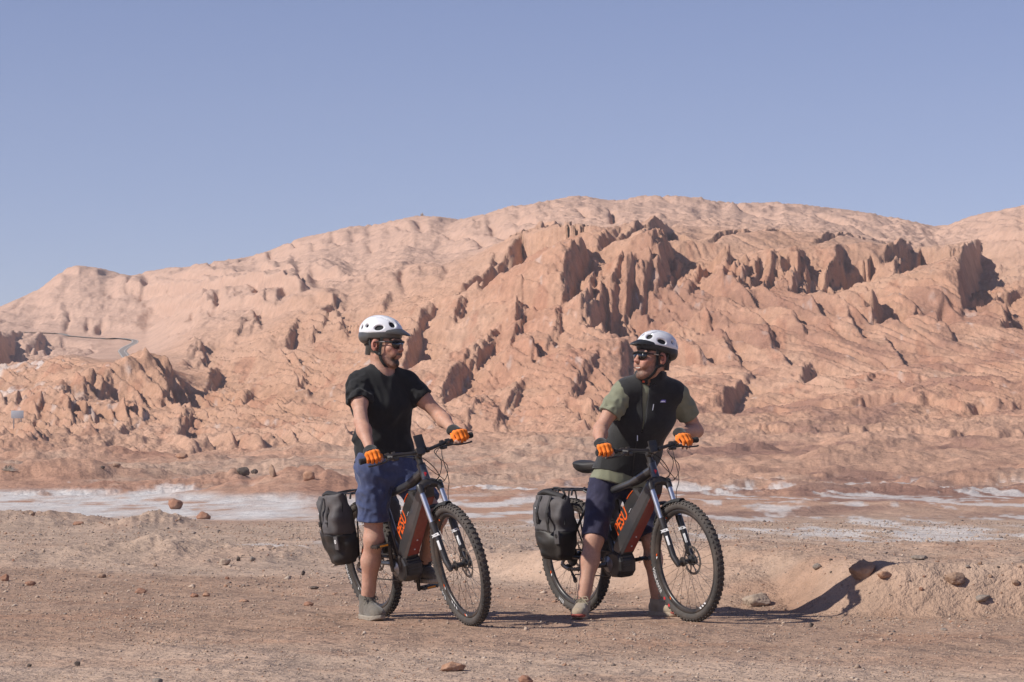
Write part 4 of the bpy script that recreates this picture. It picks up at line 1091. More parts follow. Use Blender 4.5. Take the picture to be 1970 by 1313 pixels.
# ---------------------------------------------------------------- bags hung on the racks
def cloth0(name, c, r, var=.2): return simple(name, c, r, var=var, scale=14, bump=.25, bscale=500, dust=.12, coat=0)
M_BAGB, M_BAGG = cloth0('bag_black_tarp', (.014, .014, .014), .55), cloth0('bag_grey_cloth', (.078, .072, .075), .75)
def build_pannier(B, side, x0, label, seed, tall=.47, wide=.31, deep=.165, tiltb=0.0, handle=False, slump=0.0, droop=0):
    """roll-top bag; local x along the bike, y outward, z up; hangs from the rack rail"""
    o = empty('pannier'); q = B.rotation_quaternion
    loc = bike_world(B, (x0, side*.088, .37)); o.location = loc; o.rotation_mode = 'QUATERNION'; o.rotation_quaternion = q
    tag(o, label, 'bag', 'bags hung on the rear racks')
    n = 40; zs = [0, .012, .04, .09, .16, .24, .32, .38, .42, .445]
    rnd = np.random.RandomState(seed)
    def ring(z, grow=0.0):
        t = z/.445; w = wide*(.36 + .12*min(t*3, 1) + .035*t) ; d = deep*(.42 + .10*min(t*4, 1))
        if t > .72: d *= 1 - .62*((t - .72)/.28)**1.2
        if t < .04: w *= .93; d *= .85
        pts = []
        for k in range(n):
            a = 2*math.pi*k/n; c, s_ = math.cos(a), math.sin(a); e = .60
            x = w*math.copysign(abs(c)**e, c); y = d*math.copysign(abs(s_)**e, s_)
            rz_ = (abs(float(noise3(np.array([[x*9 + z*5, y*7 + side*3, z*8 + seed]]), seed + 7)[0])) - .25)*-.030
            nz_ = rz_ + float(noise3(np.array([[x*7, y*7 + side*3, z*6 + seed]]), seed)[0])*.034 + float(noise3(np.array([[x*18, y*18, z*14 + seed]]), seed + 3)[0])*.020
            bulge = 1 + .06*math.sin(t*math.pi)
            yy = side*(deep*.5 + y*bulge) + side*nz_*(1 if s_*1 > -.5 else 0)
            zz = z*tall/.445 + (.012*c if t > .9 else 0) + nz_*.5 - slump*t*(.5 + .5*c)
            pts.append(V((x + nz_*.5 + tiltb*t, yy, zz)))
        return pts
    lowz = [0, .008, .02] + list(np.linspace(.04, .205, 10)); upz = list(np.linspace(.20, .440, 16))
    bm = bmesh.new(); loft(bm, [ring(z) for z in lowz])
    body = fin('bag_body', bm, M_BAGB, o, auto=False)
    bm = bmesh.new(); loft(bm, [[p*1.0 + V((0, side*.0015, 0)) for p in ring(z)] for z in upz])
    fin('bag_top', bm, M_BAGG, o, auto=False)
    bm = bmesh.new(); top = tall
    tube(bm, spline([V((-wide*.46 + tiltb, side*deep*.5, top - .012)), V((-wide*.2 + tiltb, side*deep*.52, top + .006)), V((wide*.2 + tiltb, side*deep*.48, top - .004 - slump*.5)), V((wide*.46 + tiltb, side*deep*.5, top - .008 - slump))], 5), .019, 8)
    tube(bm, [V((-wide*.46 + tiltb, side*deep*.5, top - .012)), V((-wide*.50 + tiltb, side*deep*.6, top - .07)), V((-wide*.47, side*deep*.7, top - .17))], .007, 6)
    tube(bm, [V((wide*.46 + tiltb, side*deep*.5, top - .012 - slump)), V((wide*.50 + tiltb, side*deep*.6, top - .09)), V((wide*.48, side*deep*.7, top - .2))], .007, 6)
    fin('roll_top', bm, M_BAGB, o)
    bm = bmesh.new()
    for s_ in (1,): boxm(bm, V((wide*.40, side*(deep*1.0), .15)), (.05, .012, .085), None, .004)
    pk = fin('bag_patch', bm, M_BAGG, o)
    bm = bmesh.new(); lathe_y(bm, V((wide*.40, side*(deep*1.0 + .008), .16)), [(.006, -.001), (.013, -.001), (.013, .001), (.006, .001)], 14, close=True); fin('bag_emblem', bm, M_WHITE if seed % 2 else M_BAGB, pk)
    bm = bmesh.new(); boxm(bm, V((-wide*.30, side*deep*1.02, .335)), (.012, .004, .006), None, .001); fin('reflective_mark', bm, M_WHITE, o)
    def ysurf(z):
        t = z/.445; d = deep*(.42 + .10*min(t*4, 1))
        if t > .72: d *= 1 - .62*((t - .72)/.28)**1.2
        return side*(deep*.5 + d*1.05 + .010)
    for xx in (-wide*.17, wide*.20):
        bm = bmesh.new(); S_ = []
        for z in np.linspace(.19, .43, 10):
            zz = z*tall/.445; y0 = ysurf(z); x_ = xx + tiltb*z/.445
            S_.append([V((x_ - .011, y0, zz)), V((x_ + .011, y0, zz)), V((x_ + .011, y0 - side*.004, zz)), V((x_ - .011, y0 - side*.004, zz))])
        loft(bm, S_); st_ = fin('bag_strap', bm, M_BAGB, o, smooth=False)
        bm = bmesh.new(); boxm(bm, V((xx, ysurf(.27) + side*.004, .27*tall/.445)), (.030, .010, .034), None, .003); fin('strap_buckle', bm, M_BAGB, st_)
    bm = bmesh.new()
    for xx in (-.08, .08):
        tube(bm, [V((xx, side*.0, .40)), V((xx, -side*.012, .436)), V((xx, -side*.026, .428))], .007, 6)
    fin('hook', bm, M_BLACK, o)
    if handle:
        bm = bmesh.new(); tube(bm, spline([V((-.05 + tiltb, side*deep*.3, top)), V((-.02 + tiltb, side*deep*.3, top + .028)), V((.06 + tiltb, side*deep*.3, top + .022)), V((.10 + tiltb, side*deep*.3, top - .01))], 5), .007, 6); fin('bag_handle', bm, M_BAGB, o)
    return o
build_pannier(LBIKE, -1, -.055, 'tall grey and black roll-top bag on the bike of the rider in blue shorts', 3, tall=.445, wide=.265, deep=.155)
build_pannier(LBIKE, 1, -.045, 'black roll-top bag behind the blue shorts, only its rolled edge showing', 6, tall=.46, wide=.27, deep=.14)
build_pannier(RBIKE, -1, .055, 'slumped grey and black roll-top bag with a carry handle, bike of the vested rider', 4, tall=.425, wide=.31, deep=.165, handle=True, tiltb=-.02, slump=.02)
build_pannier(RBIKE, 1, .13, 'black bag half hidden behind the slumped bag with the handle', 8, tall=.46, wide=.29, deep=.14)
# ================================================================ soft bodies: distance fields -> one smooth skin
def smin(a, b, k):
    if k <= 0: return np.minimum(a, b)
    h = np.maximum(k - np.abs(a - b), 0) / k
    return np.minimum(a, b) - h * h * k * 0.25
class Field:
    def __init__(s, lo, hi, h):
        s.h = h; s.lo = np.array(lo, float); n = np.ceil((np.array(hi) - s.lo) / h).astype(int) + 1
        s.ax = [s.lo[i] + h * np.arange(n[i]) for i in range(3)]
        s.F = np.full(tuple(n), 1.0, np.float32)
    def win(s, lo, hi, pad):
        sl = []
        for i in range(3):
            a = int(np.clip(math.floor((lo[i] - pad - s.lo[i]) / s.h), 0, len(s.ax[i]))); b = int(np.clip(math.ceil((hi[i] + pad - s.lo[i]) / s.h) + 1, 0, len(s.ax[i])))
            sl.append(slice(a, b))
        g = np.meshgrid(*[s.ax[i][sl[i]] for i in range(3)], indexing='ij')
        return tuple(sl), np.stack(g, -1).astype(np.float32)
    def op(s, fn, lo, hi, k=0.0, mode='+', pad=None):
        pad = (k + 0.03) if pad is None else pad
        sl, p = s.win(lo, hi, pad)
        if p.size == 0: return
        d = fn(p)
        if mode == '+': s.F[sl] = smin(s.F[sl], d, k)
        elif mode == '-': s.F[sl] = -smin(-s.F[sl], d, k)
        else: s.F[sl] = -smin(-s.F[sl], -d, k)
        return s
    def cap(s, a, b, ra, rb=None, k=0.02, side=None, ks=1.0, mode='+', pad=None):
        a, b = np.array(a, np.float32), np.array(b, np.float32); rb = ra if rb is None else rb
        ba = b - a; l2 = max(float(ba @ ba), 1e-9); sd = None if side is None else np.array(side, np.float32)
        def fn(p):
            pa = p - a; t = np.clip((pa @ ba) / l2, 0, 1); v = pa - t[..., None] * ba
            r2 = (v * v).sum(-1)
            if sd is not None:
                vs = v @ sd; r2 = r2 + vs * vs * (1 / ks ** 2 - 1)
            return np.sqrt(np.maximum(r2, 0)) - (ra + (rb - ra) * t)
        m = max(ra, rb) * max(1, ks)
        return s.op(fn, np.minimum(a, b) - m, np.maximum(a, b) + m, k, mode, pad)
    def ell(s, c, r, axes=None, k=0.02, mode='+', pad=None):
        c = np.array(c, np.float32); r = np.array(r, np.float32); A = np.eye(3, dtype=np.float32) if axes is None else np.array(axes, np.float32)
        def fn(p):
            q = (p - c) @ A.T; k0 = np.sqrt(((q / r) ** 2).sum(-1)); k1 = np.sqrt(((q / r ** 2) ** 2).sum(-1)) + 1e-9
            return k0 * (k0 - 1) / k1
        m = float(r.max()); return s.op(fn, c - m, c + m, k, mode, pad)
    def box(s, c, half, axes=None, rad=0.01, k=0.0, mode='+', pad=None):
        c = np.array(c, np.float32); hf = np.array(half, np.float32); A = np.eye(3, dtype=np.float32) if axes is None else np.array(axes, np.float32)
        def fn(p):
            q = np.abs((p - c) @ A.T) - hf + rad
            return np.sqrt((np.maximum(q, 0) ** 2).sum(-1)) + np.minimum(q.max(-1), 0) - rad
        m = float(np.linalg.norm(hf)); return s.op(fn, c - m, c + m, k, mode, pad)
    def cut(s, pt, n, k=0.004):
        """keep the side the normal points away from"""
        n = np.array(n, np.float32) / np.linalg.norm(n); c = float(n @ np.array(pt, np.float32))
        g = np.meshgrid(*s.ax, indexing='ij'); d = g[0] * n[0] + g[1] * n[1] + g[2] * n[2] - c
        s.F = -smin(-s.F, -d.astype(np.float32), k); return s
    def wrinkle(s, fn):
        m = np.abs(s.F) < 0.03; i = np.argwhere(m); p = s.lo + i * s.h
        s.F[m] += fn(p).astype(np.float32); return s
    def mesh(s):
        F = s.F; neg = F < 0
        c = np.zeros(tuple(np.array(F.shape) - 1), np.uint8)
        for dx in (0, 1):
            for dy in (0, 1):
                for dz in (0, 1):
                    c += neg[dx:F.shape[0]-1+dx, dy:F.shape[1]-1+dy, dz:F.shape[2]-1+dz]
        act = (c > 0) & (c < 8); ijk = np.argwhere(act)
        vid = np.full(c.shape, -1, np.int32); vid[act] = np.arange(len(ijk))
        acc = np.zeros((len(ijk), 3)); cnt = np.zeros(len(ijk))
        for ax in range(3):
            o1, o2 = [a for a in range(3) if a != ax]
            for u in (0, 1):
                for v in (0, 1):
                    A = ijk.copy(); A[:, o1] += u; A[:, o2] += v; B = A.copy(); B[:, ax] += 1
                    fa = F[A[:, 0], A[:, 1], A[:, 2]]; fb = F[B[:, 0], B[:, 1], B[:, 2]]
                    m = (fa < 0) != (fb < 0); t = fa[m] / (fa[m] - fb[m])
                    P_ = A[m].astype(float); P_[:, ax] += t; acc[m] += P_; cnt[m] += 1
        verts = s.lo + acc / cnt[:, None] * s.h
        quads = []
        for ax in range(3):
            o1, o2 = (ax + 1) % 3, (ax + 2) % 3
            sl0 = [slice(None)] * 3; sl1 = [slice(None)] * 3; sl0[ax] = slice(0, -1); sl1[ax] = slice(1, None)
            a, b = neg[tuple(sl0)], neg[tuple(sl1)]; e = np.argwhere(a != b)
            ok = (e[:, o1] > 0) & (e[:, o2] > 0) & (e[:, o1] < F.shape[o1] - 1) & (e[:, o2] < F.shape[o2] - 1); e = e[ok]
            fl = a[e[:, 0], e[:, 1], e[:, 2]]
            q = []
            for (u, v) in ((-1, -1), (0, -1), (0, 0), (-1, 0)):
                w = e.copy(); w[:, o1] += u; w[:, o2] += v; q.append(vid[w[:, 0], w[:, 1], w[:, 2]])
            q = np.stack(q, -1); q[~fl] = q[~fl][:, ::-1]; quads.append(q)
        return verts, np.concatenate(quads)
    def build(s, name, mat, parent=None, base=None):
        v, f = s.mesh()
        if base is not None: v = v - np.array(base)
        return from_arr(name, v, f, mat, parent)
npv = lambda v: np.array(v, np.float32)
def ik(S, W, l1, l2, pole):
    S, W = V(S), V(W); d = (W - S); L = d.length
    if L > (l1 + l2) * .995: k = L / ((l1 + l2) * .995); l1 *= k; l2 *= k
    u = d / L; a = (l1*l1 - l2*l2 + L*L) / (2*L); h = math.sqrt(max(l1*l1 - a*a, 0))
    p = V(pole); p = (p - u * p.dot(u)).normalized()
    return S + u*a + p*h

def cloth(name, col, rough=0.9, var=.12, weave=900, bump=.25, sheen=.25, dusty=.0, fleck=0):
    b = MatB(name); v = b.coord('Object')
    n = b.noise(28, 6, .6, v); w = b.noise(weave, 2, .5, v)
    c = b.ramp(n, [(.3, tuple(x*(1-var) for x in col)), (.72, tuple(min(1, x*(1+var)) for x in col))])
    if fleck: c = b.mix(c, tuple(min(1, x*1.5+.01) for x in col), b.ramp(w, [(.55, 0.0), (.75, fleck)]))
    if dusty: c = b.mix(c, (.34, .24, .17), b.ramp(b.noise(6, 5, .6, v), [(.45, 0.0), (.8, dusty)]))
    b.color(c); b.set(Roughness=rough); b.b.inputs['Sheen Weight'].default_value = sheen; b.b.inputs['Sheen Roughness'].default_value = .5
    b.b.inputs['Specular IOR Level'].default_value = .25
    b.bump(w, bump, .002); return b.m
def skin_mat(name, base, hair):
    b = MatB(name); v = b.coord('Object'); a = b.attr('skin_tone')
    n = b.noise(55, 6, .65, v); n2 = b.noise(9, 4, .5, v)
    c = b.mix(a.outputs['Color'], b.ramp(n, [(.3, .86), (.7, 1.1)]), 1.0, 'MULTIPLY')
    c = b.mix(c, b.ramp(n2, [(.3, (1.0, .93, .90)), (.7, (1.0, 1.02, 1.02))]), 1.0, 'MULTIPLY')
    b.color(c); b.set(Roughness=.60); b.b.inputs['Subsurface Weight'].default_value = .12
    b.b.inputs['Subsurface Radius'].default_value = (.012, .005, .003); b.b.inputs['Subsurface Scale'].default_value = .4
    b.b.inputs['Specular IOR Level'].default_value = .4
    b.bump(n, .25, .002); return b.m
M_HELM = simple('helmet_white', (.74, .74, .76), .28, var=.03, coat=.5)
M_HELMD = simple('helmet_graphite', (.075, .072, .070), .35, var=.08, coat=.3)
M_HELMB = simple('helmet_black', (.020, .020, .021), .45, var=.1)
M_FOAM = simple('helmet_foam', (.03, .03, .032), .9, var=.2)
M_STRAP = cloth('strap_webbing', (.02, .02, .02), .85)
M_GLOVE = cloth('glove_orange', (.86, .21, .02), .85, var=.10, bump=.3, sheen=.1, dusty=.12)
M_GLOVEB = cloth('glove_black', (.022, .022, .022), .9, dusty=.1)
M_LENS = simple('sunglass_lens', (.010, .010, .011), .06, var=.02, spec=.8)
M_TEETH = simple('teeth', (.72, .66, .58), .3, var=.03)

def build_hand(s, G, a, f, u, W, glove, curl, base, parent, thumb_len=1.0, spread=1.0):
    """one hand on a bar: G grip centre, a bar axis pointing outboard, f forward, u up. Returns skin mesh arrays"""
    G, a, f, u, W = map(npv, (G, a, f, u, W))
    at = lambda o, ff, uu: G + a*o + f*ff + u*uu
    F_ = Field(np.minimum(G, W) - .13, np.maximum(G, W) + .13, .0027)
    Gl = Field(np.minimum(G, W) - .13, np.maximum(G, W) + .13, .0027)
    K = {}
    def chain(fld, pts, rs, k):
        for p, q, r0, r1 in zip(pts[:-1], pts[1:], rs[:-1], rs[1:]): fld.cap(p, q, r0, r1, k, pad=k + .01)
    kn = [at(-.034*spread, .020, .036), at(-.0115*spread, .026, .039), at(.011*spread, .023, .037), at(.032*spread, .015, .032)]
    ln = [(.040, .026, .022), (.045, .029, .023), (.041, .027, .022), (.033, .021, .020)]
    wr = [W + a*o for o in (-.016, -.006, .006, .016)]
    for i in range(4):
        k0 = kn[i]; c = curl
        # finger plane: forward and down round the bar
        ang = [R(-38 - 22*c), R(-62 - 62*c), R(-75 - 105*c)]
        p = [k0]
        for L_, an in zip(ln[i], ang): p.append(p[-1] + (f*math.cos(an) + u*math.sin(an))*L_ + a*(.0012*(i-1.5)))
        rr = (.0098, .0088, .0080, .0068) if i < 3 else (.0088, .0078, .0070, .0062)
        chain(F_, p, rr, .003)
        F_.cap(wr[i], k0, .0115, .0112, .012, pad=.03)
        rg = [r + .0020 for r in rr]
        m_ = p[1] + (p[2] - p[1])*.82
        chain(Gl, [k0, p[1], m_], [rg[0] + .0006, rg[1], rg[2]], .0025)
        Gl.cap(wr[i]*.35 + k0*.65, k0, .0132, .0130, .010, pad=.03)
        Gl.ell(k0 + u*.001, (.0122, .0122, .0118), None, .005)
    # thumb: leaves the inboard side near the wrist, closes under the bar
    t0 = W*.62 + (at(-.03, -.005, .012))*.38 - a*.012; t1 = at(-.052, .004, .008); t2 = at(-.050, .028, -.012); t3 = at(-.040, .040, -.022)
    chain(F_, [t0, t1, t2, t3], [.0145, .0115, .0098, .0078], .006)
    chain(Gl, [t0, t1, t1*.4 + t2*.6], [.0160, .0136, .0118], .006)
    F_.cap(W, at(0, .0, .016), .024, .020, .015, side=a, ks=1.35)
    v, q = F_.mesh()
    g = Gl.build(glove, M_GLOVE, parent, base)
    # black cuff and palm
    Cf = Field(np.minimum(G, W) - .13, np.maximum(G, W) + .13, .003)
    ew = s['el']; d = (W - npv(ew)); d = d/np.linalg.norm(d)
    pm = at(0, -.004, .019)
    Cf.cap(W - d*.010, W + d*.004, .0305, .031, .006, side=a, ks=1.12); Cf.cap(W + d*.004, W*.42 + at(0, .018, .040)*.58, .0265, .0200, .014, side=a, ks=1.75)
    Cf.cap(pm - a*.022, pm + a*.022, .0225, .021, .010)
    Cf.cut(W - d*.020, -d, .004)
    Cf.build('glove_cuff', M_GLOVEB, g, None if False else base)
    return v, q

def build_shoe(name, ank, toe_dir, sole_z, mat, mat_sole, parent, base, toe_mat=None, high=.115, scale=1.0, tilt=0.0):
    t = V((toe_dir[0], toe_dir[1], 0)).normalized(); lat = V((-t.y, t.x, 0)); up = V((0, 0, 1))
    t = (t*math.cos(tilt) + up*math.sin(tilt)); up = lat.cross(t) * -1 if False else t.cross(lat)
    if up.z < 0: up = -up
    o = V((ank[0], ank[1], sole_z)) + t*.055*scale; A = [t, lat, up]
    at = lambda x, y, z: npv(o + (t*x + lat*y + up*z)*scale)
    lo, hi = npv(o) - .24*scale, npv(o) + .24*scale
    F_ = Field(lo, hi, .004)
    F_.ell(at(.075, .002, .045), (.082, .050, .040), A, .02); F_.ell(at(.115, .0, .036), (.045, .042, .028), A, .02)
    F_.cap(at(-.085, 0, .05), at(.02, 0, .055), .040, .043, .02, side=lat, ks=.92)
    F_.cap(at(-.02, 0, .075), at(.06, 0, .055), .036, .034, .02)
    F_.cap(at(-.065, 0, .06), at(-.058, 0, high), .044, .047, .02); F_.cap(at(-.04, 0, .08), at(-.042, 0, high), .044, .046, .02)
    F_.cut(at(0, 0, .016), -up, .004); F_.cut(at(-.055, 0, high), up*1.0 + t*.10, .006)
    F_.cap(at(-.053, 0, high - .035), at(-.053, 0, high + .05), .0385, .0405, .0, mode='-')
    F_.wrinkle(lambda p: .0022*noise3(p*42, 3) + .0012*noise3(p*110, 5))
    sh = F_.build(name, mat, parent, base)
    S_ = Field(lo, hi, .004)
    def foot(p):
        q = (p - npv(o)) @ npv(A).T / scale; x, y, z = q[..., 0], q[..., 1], q[..., 2]
        hw = np.interp(x, [-.135, -.12, -.08, -.03, .03, .09, .13, .155, .165], [.0, .028, .041, .036, .043, .053, .043, .02, 0])
        top = .026 + .008*np.clip((x - .10)/.06, 0, 1) + .006*np.clip((-x - .09)/.05, 0, 1)
        bot = .0 + .016*np.clip((x - .10)/.07, 0, 1)**1.5
        tread = .0030*(np.sin(x*260) > .2)*(z < .012)
        return np.maximum(np.maximum(np.abs(y) - hw + tread, z - top), bot - z)*scale
    S_.op(foot, lo, hi, 0, '+', 0)
    so = S_.build('sole', mat_sole, sh, base)
    if toe_mat is not None:
        T_ = Field(lo, hi, .004); T_.ell(at(.125, 0, .026), (.043, .047, .020), A, .0); T_.cut(at(.10, 0, 0), -t, .004); T_.cut(at(0, 0, .012), -up, .002); T_.build('toe_cap', toe_mat, sh, base)
    bm = bmesh.new()
    for k in range(5):
        x = .055 - k*.021; z = .083 + k*.0085
        for sgn in (1, -1):
            tube(bm, [V(at(x, -sgn*.026, z - .008)) - V(base), V(at(x - .009, 0, z + .010)) - V(base), V(at(x - .018, sgn*.026, z + .001)) - V(base)], .0028, 5)
    for sgn in (1, -1):
        tube(bm, [p - V(base) for p in spline([V(at(-.025, 0, .125)), V(at(-.01, sgn*.03, .135)), V(at(.01, sgn*.045, .115)), V(at(-.015, sgn*.02, .118))], 4)], .0025, 5)
        tube(bm, [p - V(base) for p in spline([V(at(-.025, 0, .125)), V(at(.005, sgn*.02, .115)), V(at(.02, sgn*.045, .085))], 4)], .0022, 5)
    fin('laces', bm, s_lace[0], sh)
    return sh
s_lace = [simple('laces', (.10, .09, .075), .8)]

def head_frame(c, yaw, pitch, roll=0.0):
    f = V((math.sin(yaw), -math.cos(yaw), 0)); r = V((-math.cos(yaw), -math.sin(yaw), 0)); u = V((0, 0, 1))
    f2 = f*math.cos(pitch) + u*math.sin(pitch); u2 = u*math.cos(pitch) - f*math.sin(pitch)
    r2 = r*math.cos(roll) + u2*math.sin(roll); u3 = u2*math.cos(roll) - r*math.sin(roll)
    return (V(c), f2, r2, u3)
def add_head(F_, H, sc_, neck_base, smile):
    c, f, r, u = H; A = [r, f, u]
    at = lambda x, y, z: npv(c + (r*x + f*y + u*z)*sc_)
    E = lambda p, rad, k=.02, mode='+': F_.ell(at(*p), [q*sc_ for q in rad], A, k*sc_, mode)
    Cp = lambda p, q, a, b, k=.02, **kw: F_.cap(at(*p), at(*q), a*sc_, b*sc_, k*sc_, **kw)
    F_.cap(neck_base, at(0, -.028, -.03), .064, .060, .03)
    F_.cap(npv(neck_base) + npv(f)*.012, at(0, .012, -.085), .050, .050, .03)
    E((0, -.012, .045), (.0765, .098, .085)); E((0, .030, -.028), (.059, .066, .088))
    for s in (-1, 1):
        Cp((s*.049, .0, -.058), (s*.020, .074, -.102), .020, .020)                    # jaw line
        E((s*.043, .066, -.018), (.023, .024, .020)); E((s*.030, .083, .030), (.030, .013, .011), .014)   # cheekbone, brow
        E((s*.030, .086, -.045), (.022, .020, .026), .018)
        E((s*.0775, -.018, -.004), (.011, .020, .032), .008); E((s*.080, -.012, -.002), (.007, .011, .020), .004, '-')
        E((s*.073, -.012, -.032), (.008, .010, .012), .008)
        E((s*.031, .096, .010), (.016, .010, .011), .008, '-')
        E((s*.031, .084, .010), (.0125, .0125, .0125), .002)
        E((s*.0125, .109, -.026), (.0085, .010, .008), .006)
    E((0, .077, -.103), (.025, .022, .021)); Cp((0, .094, .022), (0, .118, -.022), .0085, .0125, .010)
    E((0, .088, -.050), (.028, .014, .014), .014)
    w = .030 if smile else .021
    E((0, .0930, -.0575), (w, .0085, .0048), .006); E((0, .0905, -.0700), (w*.85, .0095, .0058), .007)
    if smile: pass
    else: E((0, .104, -.0635), (.022, .008, .0018), .002, '-')
def helmet(person, base, H, sc_, label, strap_col, mats, tiltf=0.0):
    c, f, r, u = H
    f, u = (f*math.cos(tiltf) + u*math.sin(tiltf)), (u*math.cos(tiltf) - f*math.sin(tiltf))
    c = c + u*.016
    A = [r, f, u]; at = lambda x, y, z: npv(c + (r*x + f*y + u*z)*sc_)
    sh_m, low_m, vis_m = mats
    lo, hi = npv(c) - .20*sc_, npv(c) + .24*sc_
    def shape(F_, grow=0.0):
        g = grow
        F_.ell(at(0, -.020, .060), [(.100+g)*sc_, (.138+g)*sc_, (.104+g)*sc_], A, 0)
        F_.ell(at(0, -.060, .058), [(.090+g)*sc_, (.108+g)*sc_, (.098+g)*sc_], A, .02)
    vents = []
    for s in (-1, 1):
        vents += [((s*.106, .008, .094), (.034, .038, .0195), s*.5, -.30),
                  ((s*.102, -.082, .096), (.030, .017, .018), s*.2, .5), ((s*.047, .088, .124), (.0185, .044, .026), s*.1, -.62),
                  ((s*.040, -.040, .166), (.011, .052, .016), 0, 0), ((s*.072, -.140, .085), (.020, .028, .024), 0, .2), ((s*.028, -.150, .118), (.010, .03, .026), 0, .3)]
    vents += [((0, .095, .132), (.008, .034, .02), 0, -.5)]
    def cutv(F_, kk):
        for (p, rad, yw, pt) in vents:
            M = Matrix.Rotation(pt, 3, 'X') @ Matrix.Rotation(yw, 3, 'Y')
            AA = [(r*M[i][0] + f*M[i][1] + u*M[i][2]) for i in range(3)]
            cc = V(at(*p)); F_.ell(cc, [q*sc_ for q in rad], AA, kk, '-')
    def lower(off):          # slanted lower edge, deeper at the back
        return at(0, 0, .026 + off), (-u + f*.10)
    # white upper shell
    S = Field(lo, hi, .0034); shape(S)
    p0, n0 = lower(.030); S.cut(p0, n0, .006)
    cutv(S, .006)
    # a groove between the white ribs
    for s in (-1, 1):
        S.cap(at(s*.030, .115, .112), at(s*.052, -.02, .158), .004*sc_, .004*sc_, .004, mode='-'); S.cap(at(s*.052, -.02, .158), at(s*.058, -.13, .115), .004*sc_, .003*sc_, .004, mode='-')
    S.ell(at(0, -.020, .056), [.0915*sc_, .129*sc_, .0955*sc_], A, .0, '-')
    S.ell(at(0, -.060, .054), [.082*sc_, .100*sc_, .090*sc_], A, .0, '-')
    hm = S.build('helmet', sh_m, person, base)
    # graphite lower rim
    L = Field(lo, hi, .0034); shape(L, -.0015); p1, n1 = lower(-.008); L.cut(p1, n1, .008); L.cut(*lower(.0345)[:1], u - f*.10, .004)
    L.ell(at(0, -.08, .018), [.086*sc_, .082*sc_, .05*sc_], A, .03)
    L.ell(at(0, -.012, -.010), [.081*sc_, .108*sc_, .12*sc_], A, .006, '-')
    L.box(at(0, .06, -.06), (.12*sc_, .12*sc_, .075*sc_), A, .01, .01, '-')
    L.build('helmet_rim', low_m, hm, base)
    # liner seen through the openings
    I = Field(lo, hi, .005); I.ell(at(0, -.020, .055), [.0885*sc_, .125*sc_, .0925*sc_], A, 0); p2, n2 = lower(.020); I.cut(p2, n2, .004)
    I.ell(at(0, -.012, .02), [.082*sc_, .110*sc_, .11*sc_], A, 0, '-'); I.build('helmet_liner', M_FOAM, hm, base)
    # peak
    Vz = Field(lo, npv(c) + .26*sc_, .0034)
    def peak(p):
        q = ((p - npv(c)) @ npv(A).T)/sc_; x, y, z = q[..., 0], q[..., 1], q[..., 2]
        t = np.clip((y - .06)/.115, 0, 1); ax_ = np.abs(x)
        zc = .100 - .030*t - .016*t*t - 5.0*x*x*(1 - .35*t)
        wl = .090*np.clip(1 - (np.clip(y, 0, .18)/.180)**2, 0, 1)**.72
        th = (.016*(1 - t)**.8 + .0032)*(1 - .5*(ax_/.09)**2)
        return np.maximum(np.maximum(np.abs(z - zc + th*.35) - th, (ax_ - wl)*.8), .045 - y)*sc_*.7
    Vz.op(peak, lo, npv(c) + .26*sc_, 0, '+', 0)
    Vz.build('helmet_peak', vis_m, hm, base)
    # back cradle and dial
    bm = bmesh.new()
    tube(bm, [V(at(*p)) - V(base) for p in ((-.076, -.02, .02), (-.070, -.075, .005), (-.04, -.108, -.012), (0, -.118, -.015), (.04, -.108, -.012), (.070, -.075, .005), (.076, -.02, .02))], .010*sc_, 6)
    tube(bm, [V(at(0, -.112, -.015)) - V(base), V(at(0, -.130, -.017)) - V(base)], .017*sc_, 12)
    fin('helmet_cradle', bm, M_HELMB, hm)
    # straps: front, back, under the chin
    bm = bmesh.new()
    hs_ = sc_/.925; ah = lambda x, y, z: V(npv(c - u*.016 + (r*x + f*y + u*z)*hs_))
    def strap(pts):
        pts = spline([ah(*p) for p in pts], 6); ce = V(at(0, .0, -.03)); S_ = []
        for i, p in enumerate(pts):
            t = (pts[min(i+1, len(pts)-1)] - pts[max(i-1, 0)]).normalized(); o = (p - ce); o = (o - t*o.dot(t)).normalized(); w = t.cross(o)
            S_.append([p - V(base) + w*.0085 - o*.001, p - V(base) + w*.0085 + o*.0022, p - V(base) - w*.0085 + o*.0022, p - V(base) - w*.0085 - o*.001])
        loft(bm, S_)
    for s in (-1, 1):
        strap([(s*.079, .028, .045), (s*.0795, .026, .010), (s*.076, .022, -.030), (s*.072, .020, -.052)])
        strap([(s*.074, -.055, .030), (s*.080, -.040, -.012), (s*.078, -.012, -.040), (s*.072, .020, -.056)])
        strap([(s*.073, .018, -.052), (s*.066, .030, -.085), (s*.042, .048, -.118), (s*.0, .056, -.134)])
    st = fin('helmet_strap', bm, M_STRAP, hm)
    bm = bmesh.new(); boxm(bm, ah(.012, .052, -.138) - V(base), (.036, .012, .016), Matrix(A).transposed(), .003); fin('buckle', bm, strap_col, st)
    for s in (-1, 1):
        bm = bmesh.new(); boxm(bm, ah(s*.0755, .020, -.052) - V(base), (.006, .016, .014), Matrix(A).transposed(), .002); fin('strap_divider', bm, M_HELMB, st)
    # a small dark print on the shell
    return hm
